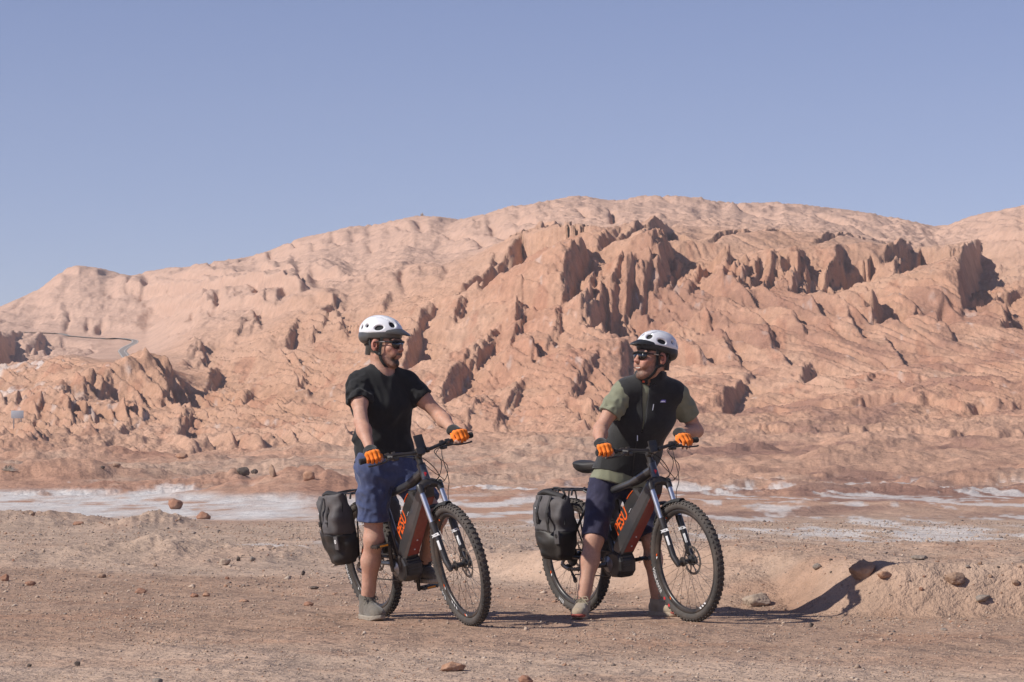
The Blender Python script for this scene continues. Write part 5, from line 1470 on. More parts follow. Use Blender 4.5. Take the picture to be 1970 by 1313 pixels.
def sunglasses(person, base, H, sc_):
    c, f, r, u = H; A = Matrix((r, f, u)).transposed()
    at = lambda x, y, z: V(c + (r*x + f*y + u*z)*sc_) - V(base)
    bm = bmesh.new()
    N = 20; S = []
    for k in range(N + 1):
        x = -.066 + .132*k/N; a = abs(x)
        y = .112 - 3.6*x*x - 260*(a**4)*.55
        top = .027 - 1.2*(a**2); bot = -.014 + (.0135*math.exp(-(a/.010)**2)) - .004*math.exp(-((a - .035)/.018)**2) + .016*max(0, (a-.046)/.02)**1.5
        n = V((x*1.1/.066*.6, 1, 0)).normalized() if True else None
        S.append([at(x, y, top), at(x, y - .003, bot), at(x, y - .006, bot), at(x, y - .004, top)])
    loft(bm, S); sg = fin('sunglasses', bm, M_LENS, person, auto=False)
    bm = bmesh.new()
    tube(bm, [at(-.067 + .134*k/14, .1135 - 3.6*(-.067 + .134*k/14)**2 - 143*abs(-.067 + .134*k/14)**4, 0.0275 - 1.2*(-.067 + .134*k/14)**2) for k in range(15)], .0038*sc_, 6)
    for s in (-1, 1): tube(bm, spline([at(s*.066, .092, .017), at(s*.074, .070, .018), at(s*.079, .02, .015), at(s*.081, -.015, .012)], 4), [.0055]*4 + [.004]*4 + [.003]*5, 6)
    fin('sunglasses_frame', bm, M_HELMB, sg)
    bm = bmesh.new()
    for s in (-1, 1): tube(bm, [at(s*.0785, .050, .0175), at(s*.0815, .018, .0155)], .0026*sc_, 6)
    fin('temple_logo', bm, M_SILVER, sg)
    return sg
def skin_paint(o, base, H, sc_, tone, hair, beard_fn):
    n = len(o.data.vertices); co = np.zeros(n*3, np.float32); o.data.vertices.foreach_get('co', co); p = co.reshape(-1, 3) + npv(base)
    c, f, r, u = H; q = (p - npv(c)) @ npv([r, f, u]).T / sc_
    x, y, z = q[:, 0], q[:, 1], q[:, 2]
    col = np.zeros((n, 3), np.float32) + npv(tone)
    nz = noise3(p*90, 3)*.5
    head = (np.linalg.norm(q, axis=1) < .2)
    rosy = np.exp(-(((np.abs(x) - .042)/.02)**2 + ((z + .02)/.025)**2))*(y > .04) + np.exp(-((x/.012)**2 + ((z + .022)/.02)**2))*(y > .09) + 1.0*(np.abs(x) > .070)*(np.abs(z) < .04)
    col = col*(1 - .25*np.clip(rosy, 0, 1)[:, None]*npv([0, 1, 1])*head[:, None])
    lips = np.exp(-((np.abs(x)/.026)**4 + ((z + .0645)/.0105)**4))*(y > .075)*head
    col = lerp(col, npv([.36, .14, .105]), np.clip(lips, 0, 1)*.55)
    # beard and scalp hair belong to the skin's own colour here
    b = np.clip(beard_fn(x, y, z) + nz*.6, 0, 1)*head*(1 - np.clip(lips*1.3, 0, 1))
    col = lerp(col, npv(hair), b)
    scalp = sstep(.0, .02, z - .055 + .55*np.clip(y - .03, 0, 1)*2)*head + head*(y < -.02)*sstep(-.058, -.045, z + nz*.01)*(np.abs(x) < .074)
    scalp = np.clip(scalp, 0, 1); col = lerp(col, npv(hair)*1.1, scalp*(y < .085))
    brow = np.exp(-(((np.abs(x) - .031)/.020)**4 + ((z - .030)/.0055)**2))*(y > .07)*head
    col = lerp(col, npv(hair), np.clip(brow, 0, 1)*.8)
    set_color(o.data, 'skin_tone', col)
def hair_shell(person, base, H, sc_, mat):
    c, f, r, u = H; A = [r, f, u]; at = lambda x, y, z: npv(c + (r*x + f*y + u*z)*sc_)
    F_ = Field(npv(c) - .17, npv(c) + .17, .004)
    F_.ell(at(0, -.016, .043), [.0800*sc_, .100*sc_, .086*sc_], A, 0)
    F_.cap(at(0, -.060, -.01), at(0, -.066, -.052), .050*sc_, .044*sc_, .02)
    F_.cut(at(0, .018, .03), f*1.0 - u*.35, .006); F_.cut(at(0, 0, -.062), -u, .004)
    F_.wrinkle(lambda p: .0022*noise3(p*130, 2))
    for s in (-1, 1): F_.ell(at(s*.078, -.014, -.004), [.022*sc_, .026*sc_, .036*sc_], A, .003, '-')
    return F_.build('hair', mat, person, base)
# ================================================================ the two riders
def sleeve_cut(F_, pt, n, rad, depth=.16):
    pt, n = npv(pt), npv(n)/np.linalg.norm(npv(n))
    def fn(p):
        q = p - pt; h = q @ n; r = np.sqrt(np.maximum((q*q).sum(-1) - h*h, 0))
        return np.maximum(np.maximum(-h, r - rad), h - depth)
    m = rad + depth; F_.op(fn, pt - m, pt + m, .006, '-', .01)
def blendp(a, b, t): return V(a) + (V(b) - V(a))*t
def build_body(J, H, hsc, smile, lo, hi, name):
    F_ = Field(lo, hi, .0056); lat = npv(J['lat']); latp = npv(J['latp'])
    # trunk
    F_.cap(J['chest'], J['waist'], .108, .104, .05, side=lat, ks=1.40); F_.cap(J['waist'], J['pelvis'], .104, .100, .05, side=latp, ks=1.38)
    F_.cap(J['shR'], J['shL'], .060, None, .06); F_.cap(blendp(J['neck'], J['chest'], .35), J['chest'], .085, .105, .06, side=lat, ks=1.45)
    for s in 'RL':
        F_.cap(J['neck'], blendp(J['neck'], J['sh'+s], .8), .052, .050, .05)
        sh, el, wr = J['sh'+s], J['el'+s], J['wr'+s]
        F_.cap(sh, blendp(sh, el, .5), .056, .049, .03); F_.cap(blendp(sh, el, .4), el, .0475, .040, .03)
        F_.cap(el, blendp(el, wr, .35), .040, .0415, .025); F_.cap(blendp(el, wr, .3), wr, .0415, .0265, .03)
        hp, kn, an = J['hp'+s], J['kn'+s], J['an'+s]; fw = npv(J['fw'])
        F_.cap(hp, kn, .072, .056, .05); F_.ell(npv(kn) + fw*.008, (.053, .055, .06), None, .03)
        calf = blendp(kn, an, .33); F_.cap(kn, calf - V(J['fw'])*.010, .050, .0545, .035); F_.cap(calf - V(J['fw'])*.010, blendp(kn, an, .8), .0545, .034, .04)
        F_.cap(blendp(kn, an, .7), an, .036, .034, .02); F_.cap(kn, an, .040, .031, .03)
    add_head(F_, H, hsc, J['neck'], smile)
    F_.wrinkle(lambda p: .0011*noise3(p*26, 4))
    return F_.mesh()
def build_tshirt(J, lo, hi, mat, parent, base, seed, hem_z, hem_slant, sl=.55, loose=1.0, mesh_name='t_shirt', fold=1.5, low=.142):
    F_ = Field(lo, hi, .0055); lat = npv(J['lat']); latp = npv(J['latp']); fw = npv(J['fwt'])
    w = V(J['waist']); pv = V(J['pelvis'])
    ends = {}
    for s in 'RL':                                   # sleeves first, open at the cuff; the trunk closes over them
        sh, el = V(J['sh'+s]), V(J['el'+s]); e = blendp(sh, el, sl + .12); ends[s] = (blendp(sh, el, sl), (el - sh).normalized())
        F_.cap(sh, blendp(sh, e, .5), .064, .064, .045); F_.cap(blendp(sh, e, .45), e, .064, .070, .03)
        F_.wrinkle(lambda p: fold*(-.0045*(1 - 2*np.abs(noise3(p*15, seed + 8))) + .003*noise3(p*24, seed + 9)))
        sleeve_cut(F_, ends[s][0], ends[s][1], .11)
        F_.cap(ends[s][0] - ends[s][1]*.045, blendp(sh, el, 1.0), .055, .063, .002, mode='-')
    T_ = Field(lo, hi, .0055)
    T_.cap(J['chest'], w, .122*loose, .118*loose, .05, side=lat, ks=1.40); T_.cap(w, pv - V((0, 0, .10)), .120*loose, low*loose, .05, side=latp, ks=1.40)
    T_.cap(J['shR'], J['shL'], .066, None, .06); T_.cap(blendp(J['neck'], J['chest'], .3), J['chest'], .092, .120*loose, .06, side=lat, ks=1.42)
    for s in 'RL': T_.cap(J['neck'], blendp(J['neck'], J['sh'+s], .8), .056, .058, .045)
    def folds(p):
        q = p - npv(J['chest']); x = q @ lat; y = q @ fw; z = q[:, 2]
        drop = sstep(.10, -.25, z)
        a = noise3(np.stack([x*9 + z*2.2, y*8, z*2.6 + seed], -1), seed)
        b = 1 - 2*np.abs(noise3(np.stack([x*7 - z*3.2, y*7 + z, z*3.0], -1), seed + 2))
        c = 1 - 2*np.abs(noise3(np.stack([x*16 + z*4, y*15, z*7], -1), seed + 5))
        d = noise3(p*17, seed + 7)
        return fold*(.0075*a*(.5 + drop) - .0065*b*(.45 + .75*drop) - .0028*c + .0022*d)
    T_.wrinkle(folds)
    F_.F = smin(F_.F, T_.F, .022)
    hp_ = V((pv.x, pv.y, hem_z)); hn = V((0, 0, -1)) - V(J['latp'])*hem_slant
    F_.cut(hp_, hn, .004)
    F_.cap(hp_ + V((0, 0, .04)), hp_ - V((0, 0, .15)), .098*loose, .122, .002, side=latp, ks=1.4, mode='-')
    nk = V(J['neck']); F_.cap(nk + V(J['fwt'])*.045 + V((0, 0, .012)), nk + V((0, 0, .14)) - V(J['fwt'])*.03, .062, .086, .004, mode='-')
    o = F_.build(mesh_name, mat, parent, base)
    # collar rib and cuff hems
    return o
def build_shorts(J, lo, hi, mat, parent, base, seed, top_z, tR, tL, rad=1.0, wr_=1.0, leg=1.0):
    F_ = Field(lo, hi, .0055); latp = npv(J['latp']); pv = V(J['pelvis'])
    F_.cap(pv + V((0, 0, .11)), pv, .116*rad, .128*rad, .04, side=latp, ks=1.34)
    for s, t in (('R', tR), ('L', tL)):
        hp, kn = V(J['hp'+s]), V(J['kn'+s]); d = (kn - hp).normalized(); e = blendp(hp, kn, t)
        F_.cap(hp + V((0, 0, .02)), blendp(hp, kn, .5*t), .112*rad*(.5+.5*leg), .102*rad*leg, .04); F_.cap(blendp(hp, kn, .45*t), e + d*.08, .102*rad*leg, .098*rad*leg, .03)
    def folds(p):
        q = p - npv(pv)
        a = 1 - 2*np.abs(noise3(np.stack([q[:, 0]*10 + q[:, 2]*5, q[:, 1]*10, q[:, 2]*9], -1), seed)); b = noise3(q*19, seed + 3); c = 1 - 2*np.abs(noise3(q*np.array([26, 26, 15]), seed + 6))
        return wr_*(-.0065*a + .0035*b - .0026*c)
    F_.wrinkle(folds)
    for s, t in (('R', tR), ('L', tL)):
        hp, kn = V(J['hp'+s]), V(J['kn'+s]); d = (kn - hp).normalized(); e = blendp(hp, kn, t)
        sleeve_cut(F_, e, d, .16, .2); F_.cap(e - d*.05, kn + d*.1, .070*leg, .090*leg, .002, mode='-')
    F_.cut(V((0, 0, top_z)), V((0, 0, 1)), .004)
    o = F_.build('shorts', mat, parent, base)
    return o
def hands(J, s, B, G, W, f, u, a, curl, base, parent, spread=1.0):
    return build_hand(dict(el=J['el'+s]), G, a, f, u, W, 'glove', curl, base, parent, spread=spread)
def grip_frame(B, grips, sgn, inboard=0.0, raise_=0.0):
    _, p, d = grips[sgn]; q = B.rotation_quaternion
    a = (q @ V(d)).normalized(); G = bike_world(B, p) - a*inboard + V((0, 0, raise_)); u = V((0, 0, 1)); u = (u - a*u.dot(a)).normalized()
    f = (a.cross(u) if sgn > 0 else u.cross(a)).normalized()
    return G, a, f, u
def join_arrays(parts):
    vs, fs, o = [], [], 0
    for v, f in parts: vs.append(v); fs.append(f + o); o += len(v)
    return np.concatenate(vs), np.concatenate(fs)
def finish_person(parts, label, base, H, hsc, tone, hair, beard, skm):
    v, f = join_arrays(parts)
    o = from_arr('person', v - npv(base), f, skm); o.location = base
    tag(o, label, 'person', 'riders with electric bikes')
    skin_paint(o, base, H, hsc, tone, hair, beard)
    return o

# ---------------------------------------------------------------- rider in the black t-shirt
base = V((-.80, 16.66, 0)); B = LBIKE
J = dict(lat=V((math.cos(R(27)), math.sin(R(27)), 0)), latp=V((math.cos(R(29)), math.sin(R(29)), 0)))
J['fw'] = V((math.sin(R(29)), -math.cos(R(29)), 0)); J['fwt'] = V((math.sin(R(27)), -math.cos(R(27)), 0))
J['pelvis'] = P(744, 902, 16.68); J['waist'] = P(739, 858, 16.68); J['chest'] = P(735, 778, 16.63); J['neck'] = P(735, 716, 16.62)
J['shR'] = P(689, 739, 16.55); J['shL'] = P(783, 737, 16.68)
gf = {}
for s, sg in (('R', -1), ('L', 1)):
    G, a, f, u = grip_frame(B, LGRIP, sg, .01, 0); gf[s] = (G, a, f, u)
    J['wr'+s] = G - f*.050 + u*.052 - a*.012
J['elR'] = ik(J['shR'], J['wrR'], .295, .262, (-.75, .35, -.55)); J['elL'] = ik(J['shL'], J['wrL'], .290, .262, (.12, 1, -.10))
J['hpR'] = J['pelvis'] - J['latp']*.092 - V((0, 0, .01)); J['hpL'] = J['pelvis'] + J['latp']*.092 - V((0, 0, .01))
J['anR'] = P(706, 1152, 16.78); J['anR'].z = .085
pc = bike_world(B, (.459, .152, .185))
fd = V((math.sin(R(33)), -math.cos(R(33)), 0))
J['anL'] = pc - fd*.095 + V((0, 0, .100)); 
J['knR'] = ik(J['hpR'], J['anR'], .425, .43, J['fw']); J['knL'] = ik(J['hpL'], J['anL'], .40, .455, J['fw'] + J['latp']*.15)
H = head_frame(P(738, 664, 16.60), R(64), R(-4), 0); hsc = 1.085
LJ, LH = J, H
lo, hi = V((-1.36, 16.0, -.02)), V((-.22, 17.25, 1.98))
L_hand = {}
person0 = empty('tmp'); parts = [build_body(J, H, hsc, False, lo, hi, 'body')]
tmp_par = person0
for s in 'RL':
    G, a, f, u = gf[s]; parts.append(hands(J, s, B, G, J['wr'+s], f, u, a, 1.0, base, tmp_par))
def beardL(x, y, z):
    jaw = sstep(-.040, -.058, z + .25*np.clip(y - .06, -.1, .1) + .10*(np.abs(x) - .05))*sstep(-.002, .018, y)*sstep(-.135, -.125, z)
    chin = np.exp(-((x/.030)**4 + ((z + .098)/.026)**4))*(y > .05)
    mous = np.exp(-((x/.034)**4 + ((z + .0480)/.0085)**4))*(y > .075)
    side = np.exp(-(((np.abs(x) - .033)/.008)**2 + ((z + .072)/.022)**4))*(y > .06)
    burn = np.exp(-(((y - .012)/.018)**4 + ((z + .015)/.045)**4))*(np.abs(x) > .05)
    return .30*jaw + .80*chin + .9*mous + .75*side + .45*burn
SK_L = skin_mat('skin', None, None)
rider = finish_person(parts, 'rider in black t-shirt, blue shorts and white helmet looking right', base, H, hsc, (.50, .285, .205), (.045, .030, .022), beardL, SK_L)
for ch in list(tmp_par.children): ch.parent = rider
bpy.data.objects.remove(tmp_par)
M_TEE = cloth('black_cotton', (.020, .020, .021), .95, var=.15, bump=.2, sheen=.12)
M_BLUE = cloth('blue_cotton', (.052, .069, .148), .9, var=.16, bump=.3, sheen=.2, dusty=.05)
clo, chi = V((-1.25, 16.25, .80)), V((-.40, 17.05, 1.66))
build_tshirt(J, clo, chi, M_TEE, rider, base, 11, .972, -.04, sl=.50, loose=1.01)
build_shorts(J, V((-1.15, 16.2, .45)), V((-.40, 17.1, 1.10)), M_BLUE, rider, base, 5, 1.03, .745, .72, 1.02, 1.6, leg=.88)
M_SHOE_L = cloth('grey_suede', (.145, .128, .105), .9, var=.2, bump=.4, dusty=.25); M_SOLE_L = simple('grey_sole', (.30, .26, .21), .8, var=.15, bump=.3)
s_lace[0] = simple('grey_laces', (.13, .12, .10), .8)
build_shoe('shoe', J['anR'], (math.sin(R(24)), -math.cos(R(24))), 0.0, M_SHOE_L, M_SOLE_L, rider, base, high=.140, scale=1.08)
build_shoe('shoe', J['anL'], fd, pc.z + .010, M_SHOE_L, M_SOLE_L, rider, base, high=.125, scale=1.04)
M_SOCK = cloth('dark_sock', (.03, .028, .027), .95)
for s in 'L':
    F_ = Field(V(J['an'+s]) - V((.12, .12, .10)), V(J['an'+s]) + V((.12, .12, .22)), .004)
    d = (V(J['kn'+s]) - V(J['an'+s])).normalized(); F_.cap(J['an'+s], V(J['an'+s]) + d*.13, .042, .045, 0); F_.cut(V(J['an'+s]) + d*.105, d, .004)
    F_.build('sock', M_SOCK, rider, base)
hair_shell(rider, base, H, hsc, cloth('dark_hair', (.035, .026, .020), .8, weave=300, bump=.8))
helmet(rider, base, H, hsc*.925, '', M_HELMB, (M_HELM, M_HELMD, M_HELMD), tiltf=-.03)
sunglasses(rider, base, H, hsc)

# ---------------------------------------------------------------- rider in the fleece vest
base = V((.70, 16.98, 0)); B = RBIKE
J = dict(lat=V((math.cos(R(12)), math.sin(R(12)), 0)), latp=V((math.cos(R(20)), math.sin(R(20)), 0)))
J['fw'] = V((math.sin(R(8)), -math.cos(R(8)), 0)); J['fwt'] = V((math.sin(R(12)), -math.cos(R(12)), 0))
J['pelvis'] = P(1188, 922, 17.22); J['waist'] = P(1212, 871, 17.15); J['chest'] = P(1240, 798, 17.02); J['neck'] = P(1250, 733, 16.96)
J['shR'] = P(1199, 754, 16.92); J['shL'] = P(1304, 760, 17.00)
gf = {}
for s, sg, inb in (('R', -1, -.025), ('L', 1, .040)):
    G, a, f, u = grip_frame(B, RGRIP, sg, inb, 0); gf[s] = (G, a, f, u)
    J['wr'+s] = G - f*.048 + u*.056 - a*(.012 if s == 'R' else -.012)
J['elR'] = ik(J['shR'], J['wrR'], .285, .255, (-.35, 1, -.15)); J['elL'] = ik(J['shL'], J['wrL'], .285, .258, (.55, .75, -.5))
J['hpR'] = J['pelvis'] - J['latp']*.09 - V((0, 0, .01)); J['hpL'] = J['pelvis'] + J['latp']*.09 - V((0, 0, .01))
J['anR'] = V((.440, 16.93, .085)); J['anL'] = V((.925, 17.22, .085))
J['knR'] = ik(J['hpR'], J['anR'], .41, .42, (-.05, -1, 0)); J['knL'] = ik(J['hpL'], J['anL'], .41, .42, (.35, -1, 0))
H = head_frame(P(1256, 690, 16.90), R(-57), R(4), R(0)); hsc = 1.085
lo, hi = V((.30, 16.3, -.02)), V((1.32, 17.65, 1.86))
tmp_par = empty('tmp'); parts = [build_body(J, H, hsc, True, lo, hi, 'body')]
for s, cu in (('R', .95), ('L', .50)):
    G, a, f, u = gf[s]; parts.append(hands(J, s, B, G, J['wr'+s], f, u, a, cu, base, tmp_par))
def beardR(x, y, z):
    jaw = sstep(-.040, -.062, z + .25*np.clip(y - .06, -.1, .1) + .10*(np.abs(x) - .05))*sstep(-.002, .018, y)*sstep(-.135, -.125, z)
    chin = np.exp(-((x/.028)**4 + ((z + .098)/.024)**4))*(y > .05)
    mous = np.exp(-((x/.034)**4 + ((z + .0480)/.008)**4))*(y > .075)
    burn = np.exp(-(((y - .010)/.018)**4 + ((z + .015)/.045)**4))*(np.abs(x) > .05)
    return .42*jaw + .35*chin + .45*mous + .6*burn
rider2 = finish_person(parts, 'smiling rider in black fleece vest over sage shirt, looking left', base, H, hsc, (.49, .275, .195), (.050, .032, .024), beardR, SK_L)
for ch in list(tmp_par.children): ch.parent = rider2
bpy.data.objects.remove(tmp_par)
M_SAGE = cloth('sage_cotton', (.215, .220, .150), .95, var=.1, bump=.2, sheen=.15)
M_NAVY = cloth('navy_cotton', (.028, .027, .058), .85, var=.15, bump=.25, sheen=.15, dusty=.04)
M_FLEECE = cloth('black_fleece', (.027, .027, .027), 1.0, var=.18, bump=.5, weave=420, sheen=.3)
clo, chi = V((.36, 16.5, .72)), V((1.20, 17.6, 1.56))
build_tshirt(J, clo, chi, M_SAGE, rider2, base, 23, .818, .28, sl=.60, loose=.98, fold=1.0, low=.150)
# vest
F_ = Field(clo, chi, .0052); lat, latp, fwt = npv(J['lat']), npv(J['latp']), npv(J['fwt'])
w = V(J['waist']); pv = V(J['pelvis'])
F_.cap(J['chest'], w, .137, .134, .05, side=lat, ks=1.38); F_.cap(w, pv - V((0, 0, .06)), .136, .158, .05, side=latp, ks=1.36)
F_.cap(blendp(J['shR'], J['shL'], .06), blendp(J['shR'], J['shL'], .94), .078, None, .06); F_.cap(blendp(J['neck'], J['chest'], .3), J['chest'], .100, .132, .06, side=lat, ks=1.42)
for s in 'RL': F_.cap(J['neck'], blendp(J['neck'], J['sh'+s], .8), .066, .070, .045)
nk = V(J['neck']); F_.cap(nk + V((0, 0, .02)) + V(J['fwt'])*.012, nk + V((0, 0, .078)) + V(J['fwt'])*.022, .092, .086, .03)
def vfold(p):
    q = p - npv(J['chest']); x = q @ lat; z = q[:, 2]; y = q @ fwt
    a = noise3(np.stack([x*7 + z*2, y*7, z*5], -1), 31); b = 1 - 2*np.abs(noise3(np.stack([x*6 - z*3, y*6, z*5], -1), 33))
    return .006*a - .005*b*sstep(.05, -.2, z) + .0008*noise3(p*120, 8)
F_.wrinkle(vfold)
for s in 'RL':
    sh, el = V(J['sh'+s]), V(J['el'+s]); d = (el - sh).normalized(); sg = -1 if s == 'R' else 1
    nn = (V(J['lat'])*sg*.93 - V((0, 0, .30))).normalized(); sleeve_cut(F_, sh + V(J['lat'])*sg*.036, nn, .135, .2)
    F_.cap(sh + V(J['lat'])*sg*.025, blendp(sh, el, .9) + V(J['lat'])*sg*.03, .064, .066, .002, mode='-')
F_.cut(V((pv.x, pv.y, .886)), V((0, 0, -1)) - V(J['latp'])*.28, .004)
F_.cap(V((pv.x, pv.y, .90)), V((pv.x, pv.y, .70)), .122, .138, .002, side=latp, ks=1.36, mode='-')
F_.cap(nk + V(J['fwt'])*.02 + V((0, 0, -.005)), nk + V((0, 0, .16)) + V(J['fwt'])*.03, .077, .080, .003, mode='-')
# open front: a wedge from the collar down to the zip
up_ax = (nk - w).normalized(); ztop = nk + V((0, 0, .10)) + V(J['fwt'])*.13; zbot = blendp(J['chest'], w, .45) + V(J['fwt'])*.14
xo = -.016
def wedge(p):
    q = p - npv(zbot); h = q @ npv(up_ax); x = q @ lat - xo*1 - .03*h; y = q @ fwt
    half = np.clip(h, 0, 1)*.068 + .0015
    return np.maximum(np.maximum(np.abs(x) - half, -h), -(y + .115))
F_.op(wedge, npv(zbot) - .3, npv(ztop) + .2, .004, '-', .02)
vest = F_.build('vest', M_FLEECE, rider2, base)
bm = bmesh.new(); S_ = []
for k in range(25):
    a = R(-158 + 316*k/24); o_ = -V(J['fwt'])*math.cos(a)*.074 + V(J['lat'])*math.sin(a)*.086; n_ = o_.normalized()
    zf = -.012*(1 - math.cos(a))*.5; fl = .004 + .010*(1 - math.cos(a))*.5
    c0 = nk + V((0, 0, .000 + zf*2.2)) + V(J['fwt'])*.012 + o_*1.14; c1 = nk + V((0, 0, .062 + zf)) + V(J['fwt'])*.016 + o_ + n_*fl
    S_.append([c0 - base + n_*.006, (c0 + c1)*.5 - base + n_*.010, c1 - base + n_*.005, c1 - base + V((0, 0, .003)), c1 - base - n_*.005, c0 - base - n_*.006])
loft(bm, S_); fin('collar', bm, M_FLEECE, vest, auto=False)
def on_front(pt, dirv, o=None, start=.4):
    """drop a point on the front of the vest"""
    bpy.context.view_layer.update()
    ob = o or vest; org = V(pt) + V(dirv)*start - base
    ok, loc, nrm, idx = ob.ray_cast(org, -V(dirv)); 
    return (loc, nrm) if ok else (V(pt) - base, V(dirv))
vdir = V((0.02, -1, 0.02)).normalized()
zl = []
for t in np.linspace(0.0, 1.0, 9):
    px_, py_ = 1229 + (1219 - 1229)*t, 838 + (922 - 838)*t
    l, n = on_front(P(px_, py_, 16.8), vdir); zl.append(l + n*.0015)
bm = bmesh.new(); tube(bm, zl, .0028, 6); fin('zip', bm, M_HELMB, vest)
bm = bmesh.new(); tube(bm, [zl[0] + V((0, -.004, .006)), zl[0] + V((0, -.006, -.030))], .0032, 6); fin('zip_pull', bm, M_SILVER, vest)
bm = bmesh.new(); pk = []
for t in np.linspace(0, 1, 5):
    l, n = on_front(P(1259 - 2*t, 777 + 12*t, 16.8), vdir); pk.append(l + n*.002)
tube(bm, pk, .0028, 6); fin('pocket_zip', bm, M_SILVER, vest)
l, n = on_front(P(1277, 771, 16.8), vdir); n = (n + vdir).normalized(); xd = V((1, 0, .02)); yd = n.cross(xd) 
bm = bmesh.new(); boxm(bm, l + n*.003, (.040, .003, .017), Matrix((xd.normalized(), -n, V((0, 0, 1)))).transposed(), .001); fin('chest_label', bm, simple('label_violet', (.16, .13, .36), .7), vest)
put_text('lettering', 'patagonia', .0068, M_WHITE, vest, l + n*.0056 + V((0, 0, -.002)), (1, 0, .02), (0, 0, 1), bold=.0002)
build_shorts(J, V((.36, 16.4, .40)), V((1.15, 17.62, 1.0)), M_NAVY, rider2, base, 15, .875, .99, .96, .93, 1.0, leg=.84)
M_SHOE_R = cloth('tan_suede', (.36, .285, .20), .9, var=.15, bump=.4, dusty=.1); M_SOLE_R = simple('sand_sole', (.42, .33, .24), .8, var=.12, bump=.3)
M_TOE = simple('red_toe_cap', (.36, .085, .060), .8, var=.2)
s_lace[0] = simple('cream_laces', (.34, .29, .20), .8)
build_shoe('shoe', J['anR'], (math.sin(R(-10)), -math.cos(R(-10))), 0.0, M_SHOE_R, M_SOLE_R, rider2, base, M_TOE, high=.105, scale=1.0)
build_shoe('shoe', J['anL'], (math.sin(R(38)), -math.cos(R(38))), 0.0, M_SHOE_R, M_SOLE_R, rider2, base, M_TOE, high=.105, scale=1.0)
hair_shell(rider2, base, H, hsc, cloth('brown_hair', (.040, .028, .021), .8, weave=300, bump=.8))
helmet(rider2, base, H, hsc*.925, '', simple('orange_buckle', (.75, .10, .03), .5), (M_HELM, M_HELMB, M_HELMB), tiltf=.02)
sunglasses(rider2, base, H, hsc)
c, f, r, u = H; bpy.context.view_layer.update()
def face_pt(x, z, out):
    o_ = c + (r*x + u*z + f*.3)*hsc - base
    ok, loc, nrm, i_ = rider2.ray_cast(o_, -f)
    return loc + f*out
row_t = [face_pt(x, -.0615 + 5.0*x*x, .0008) for x in np.linspace(-.021, .021, 9)]; row_b = [face_pt(x, -.0668 + 8.0*x*x, .0008) for x in np.linspace(-.021, .021, 9)]
bm = bmesh.new(); loft(bm, [[p, q, q - f*.004, p - f*.004] for p, q in zip(row_t, row_b)]); fin('teeth', bm, M_TEETH, rider2, auto=False)
M_LIP = simple('lip', (.30, .13, .10), .5)
for nm_, rw, rad in (('upper_lip', [face_pt(x, -.0585 + 5.5*x*x, .0) for x in np.linspace(-.027, .027, 9)], .0026), ('lower_lip', [face_pt(x, -.0712 + 11*x*x, .0) for x in np.linspace(-.025, .025, 9)], .0036)):
    bm = bmesh.new(); tube(bm, rw, [rad*.5] + [rad]*7 + [rad*.5], 6); fin(nm_, bm, M_LIP, rider2)
RJ, RH = J, H
HAZE = 0.00032
SPLIT = {'frame_band', 'bolt', 'pedal_reflector', 'rim_print', 'hook', 'fork_stanchion', 'temple_logo', 'saddle_rail', 'strap_divider', 'cable', 'helmet_strap', 'brake_caliper'}
# ================================================================ road, sign, marker, shrub, stones
def asphalt():
    b = MatB('asphalt'); v = b.coord('Object'); n = b.noise(.6, 5, .6, v)
    b.color(b.ramp(n, [(.3, (.22, .195, .18)), (.7, (.28, .25, .23))])); b.set(Roughness=.9); return b.m
M_ROAD = asphalt(); M_LINE = simple('road_paint', (.62, .60, .57), .8, var=.1, scale=.5)
rp = [V((p[0], p[1], 0)) for p in ROAD]; rp = spline(rp, 8)
def ribbon(name, off0, off1, lift, mat):
    bm = bmesh.new(); prev = None
    for i, p in enumerate(rp):
        t = (rp[min(i+1, len(rp)-1)] - rp[max(i-1, 0)]).normalized(); s = V((-t.y, t.x, 0)); c = ground_z(p.x, p.y) + lift
        a = bm.verts.new((p.x + s.x*off0, p.y + s.y*off0, c)); b_ = bm.verts.new((p.x + s.x*off1, p.y + s.y*off1, c))
        if prev: bm.faces.new((prev[0], prev[1], b_, a))
        prev = (a, b_)
    o = fin(name, bm, mat, None, auto=False); o['kind'] = 'structure'; return o
ribbon('road', -.85, .85, .05, M_ROAD); ribbon('road_marking', -.80, -.72, .06, M_LINE); ribbon('road_marking', .72, .80, .06, M_LINE); ribbon('road_marking', -.03, .03, .06, M_LINE)

def hit(px, py, lo=60, hi=560):
    """nearest land seen at a photo pixel"""
    k = int(np.argmin(np.abs(PXc - px))); m = np.where((PY[k] <= py) & (RR > lo) & (RR < hi))[0]
    j = m[0] if len(m) else int(np.argmin(np.abs(PY[k] - py) + (RR < lo)*1e5))
    return V((float(X[k, j]), float(Y[k, j]), float(Z[k, j])))
def hit_near(px, py):
    k = int(np.argmin(np.abs(PXc - px))); m = np.where((PY[k] <= py) & (RR > 9))[0]; j = max(int(m[0]), 1)
    a = (PY[k, j-1] - py)/max(PY[k, j-1] - PY[k, j], 1e-6)
    return V((float(X[k, j-1]*(1-a) + X[k, j]*a), float(Y[k, j-1]*(1-a) + Y[k, j]*a), float(Z[k, j-1]*(1-a) + Z[k, j]*a)))
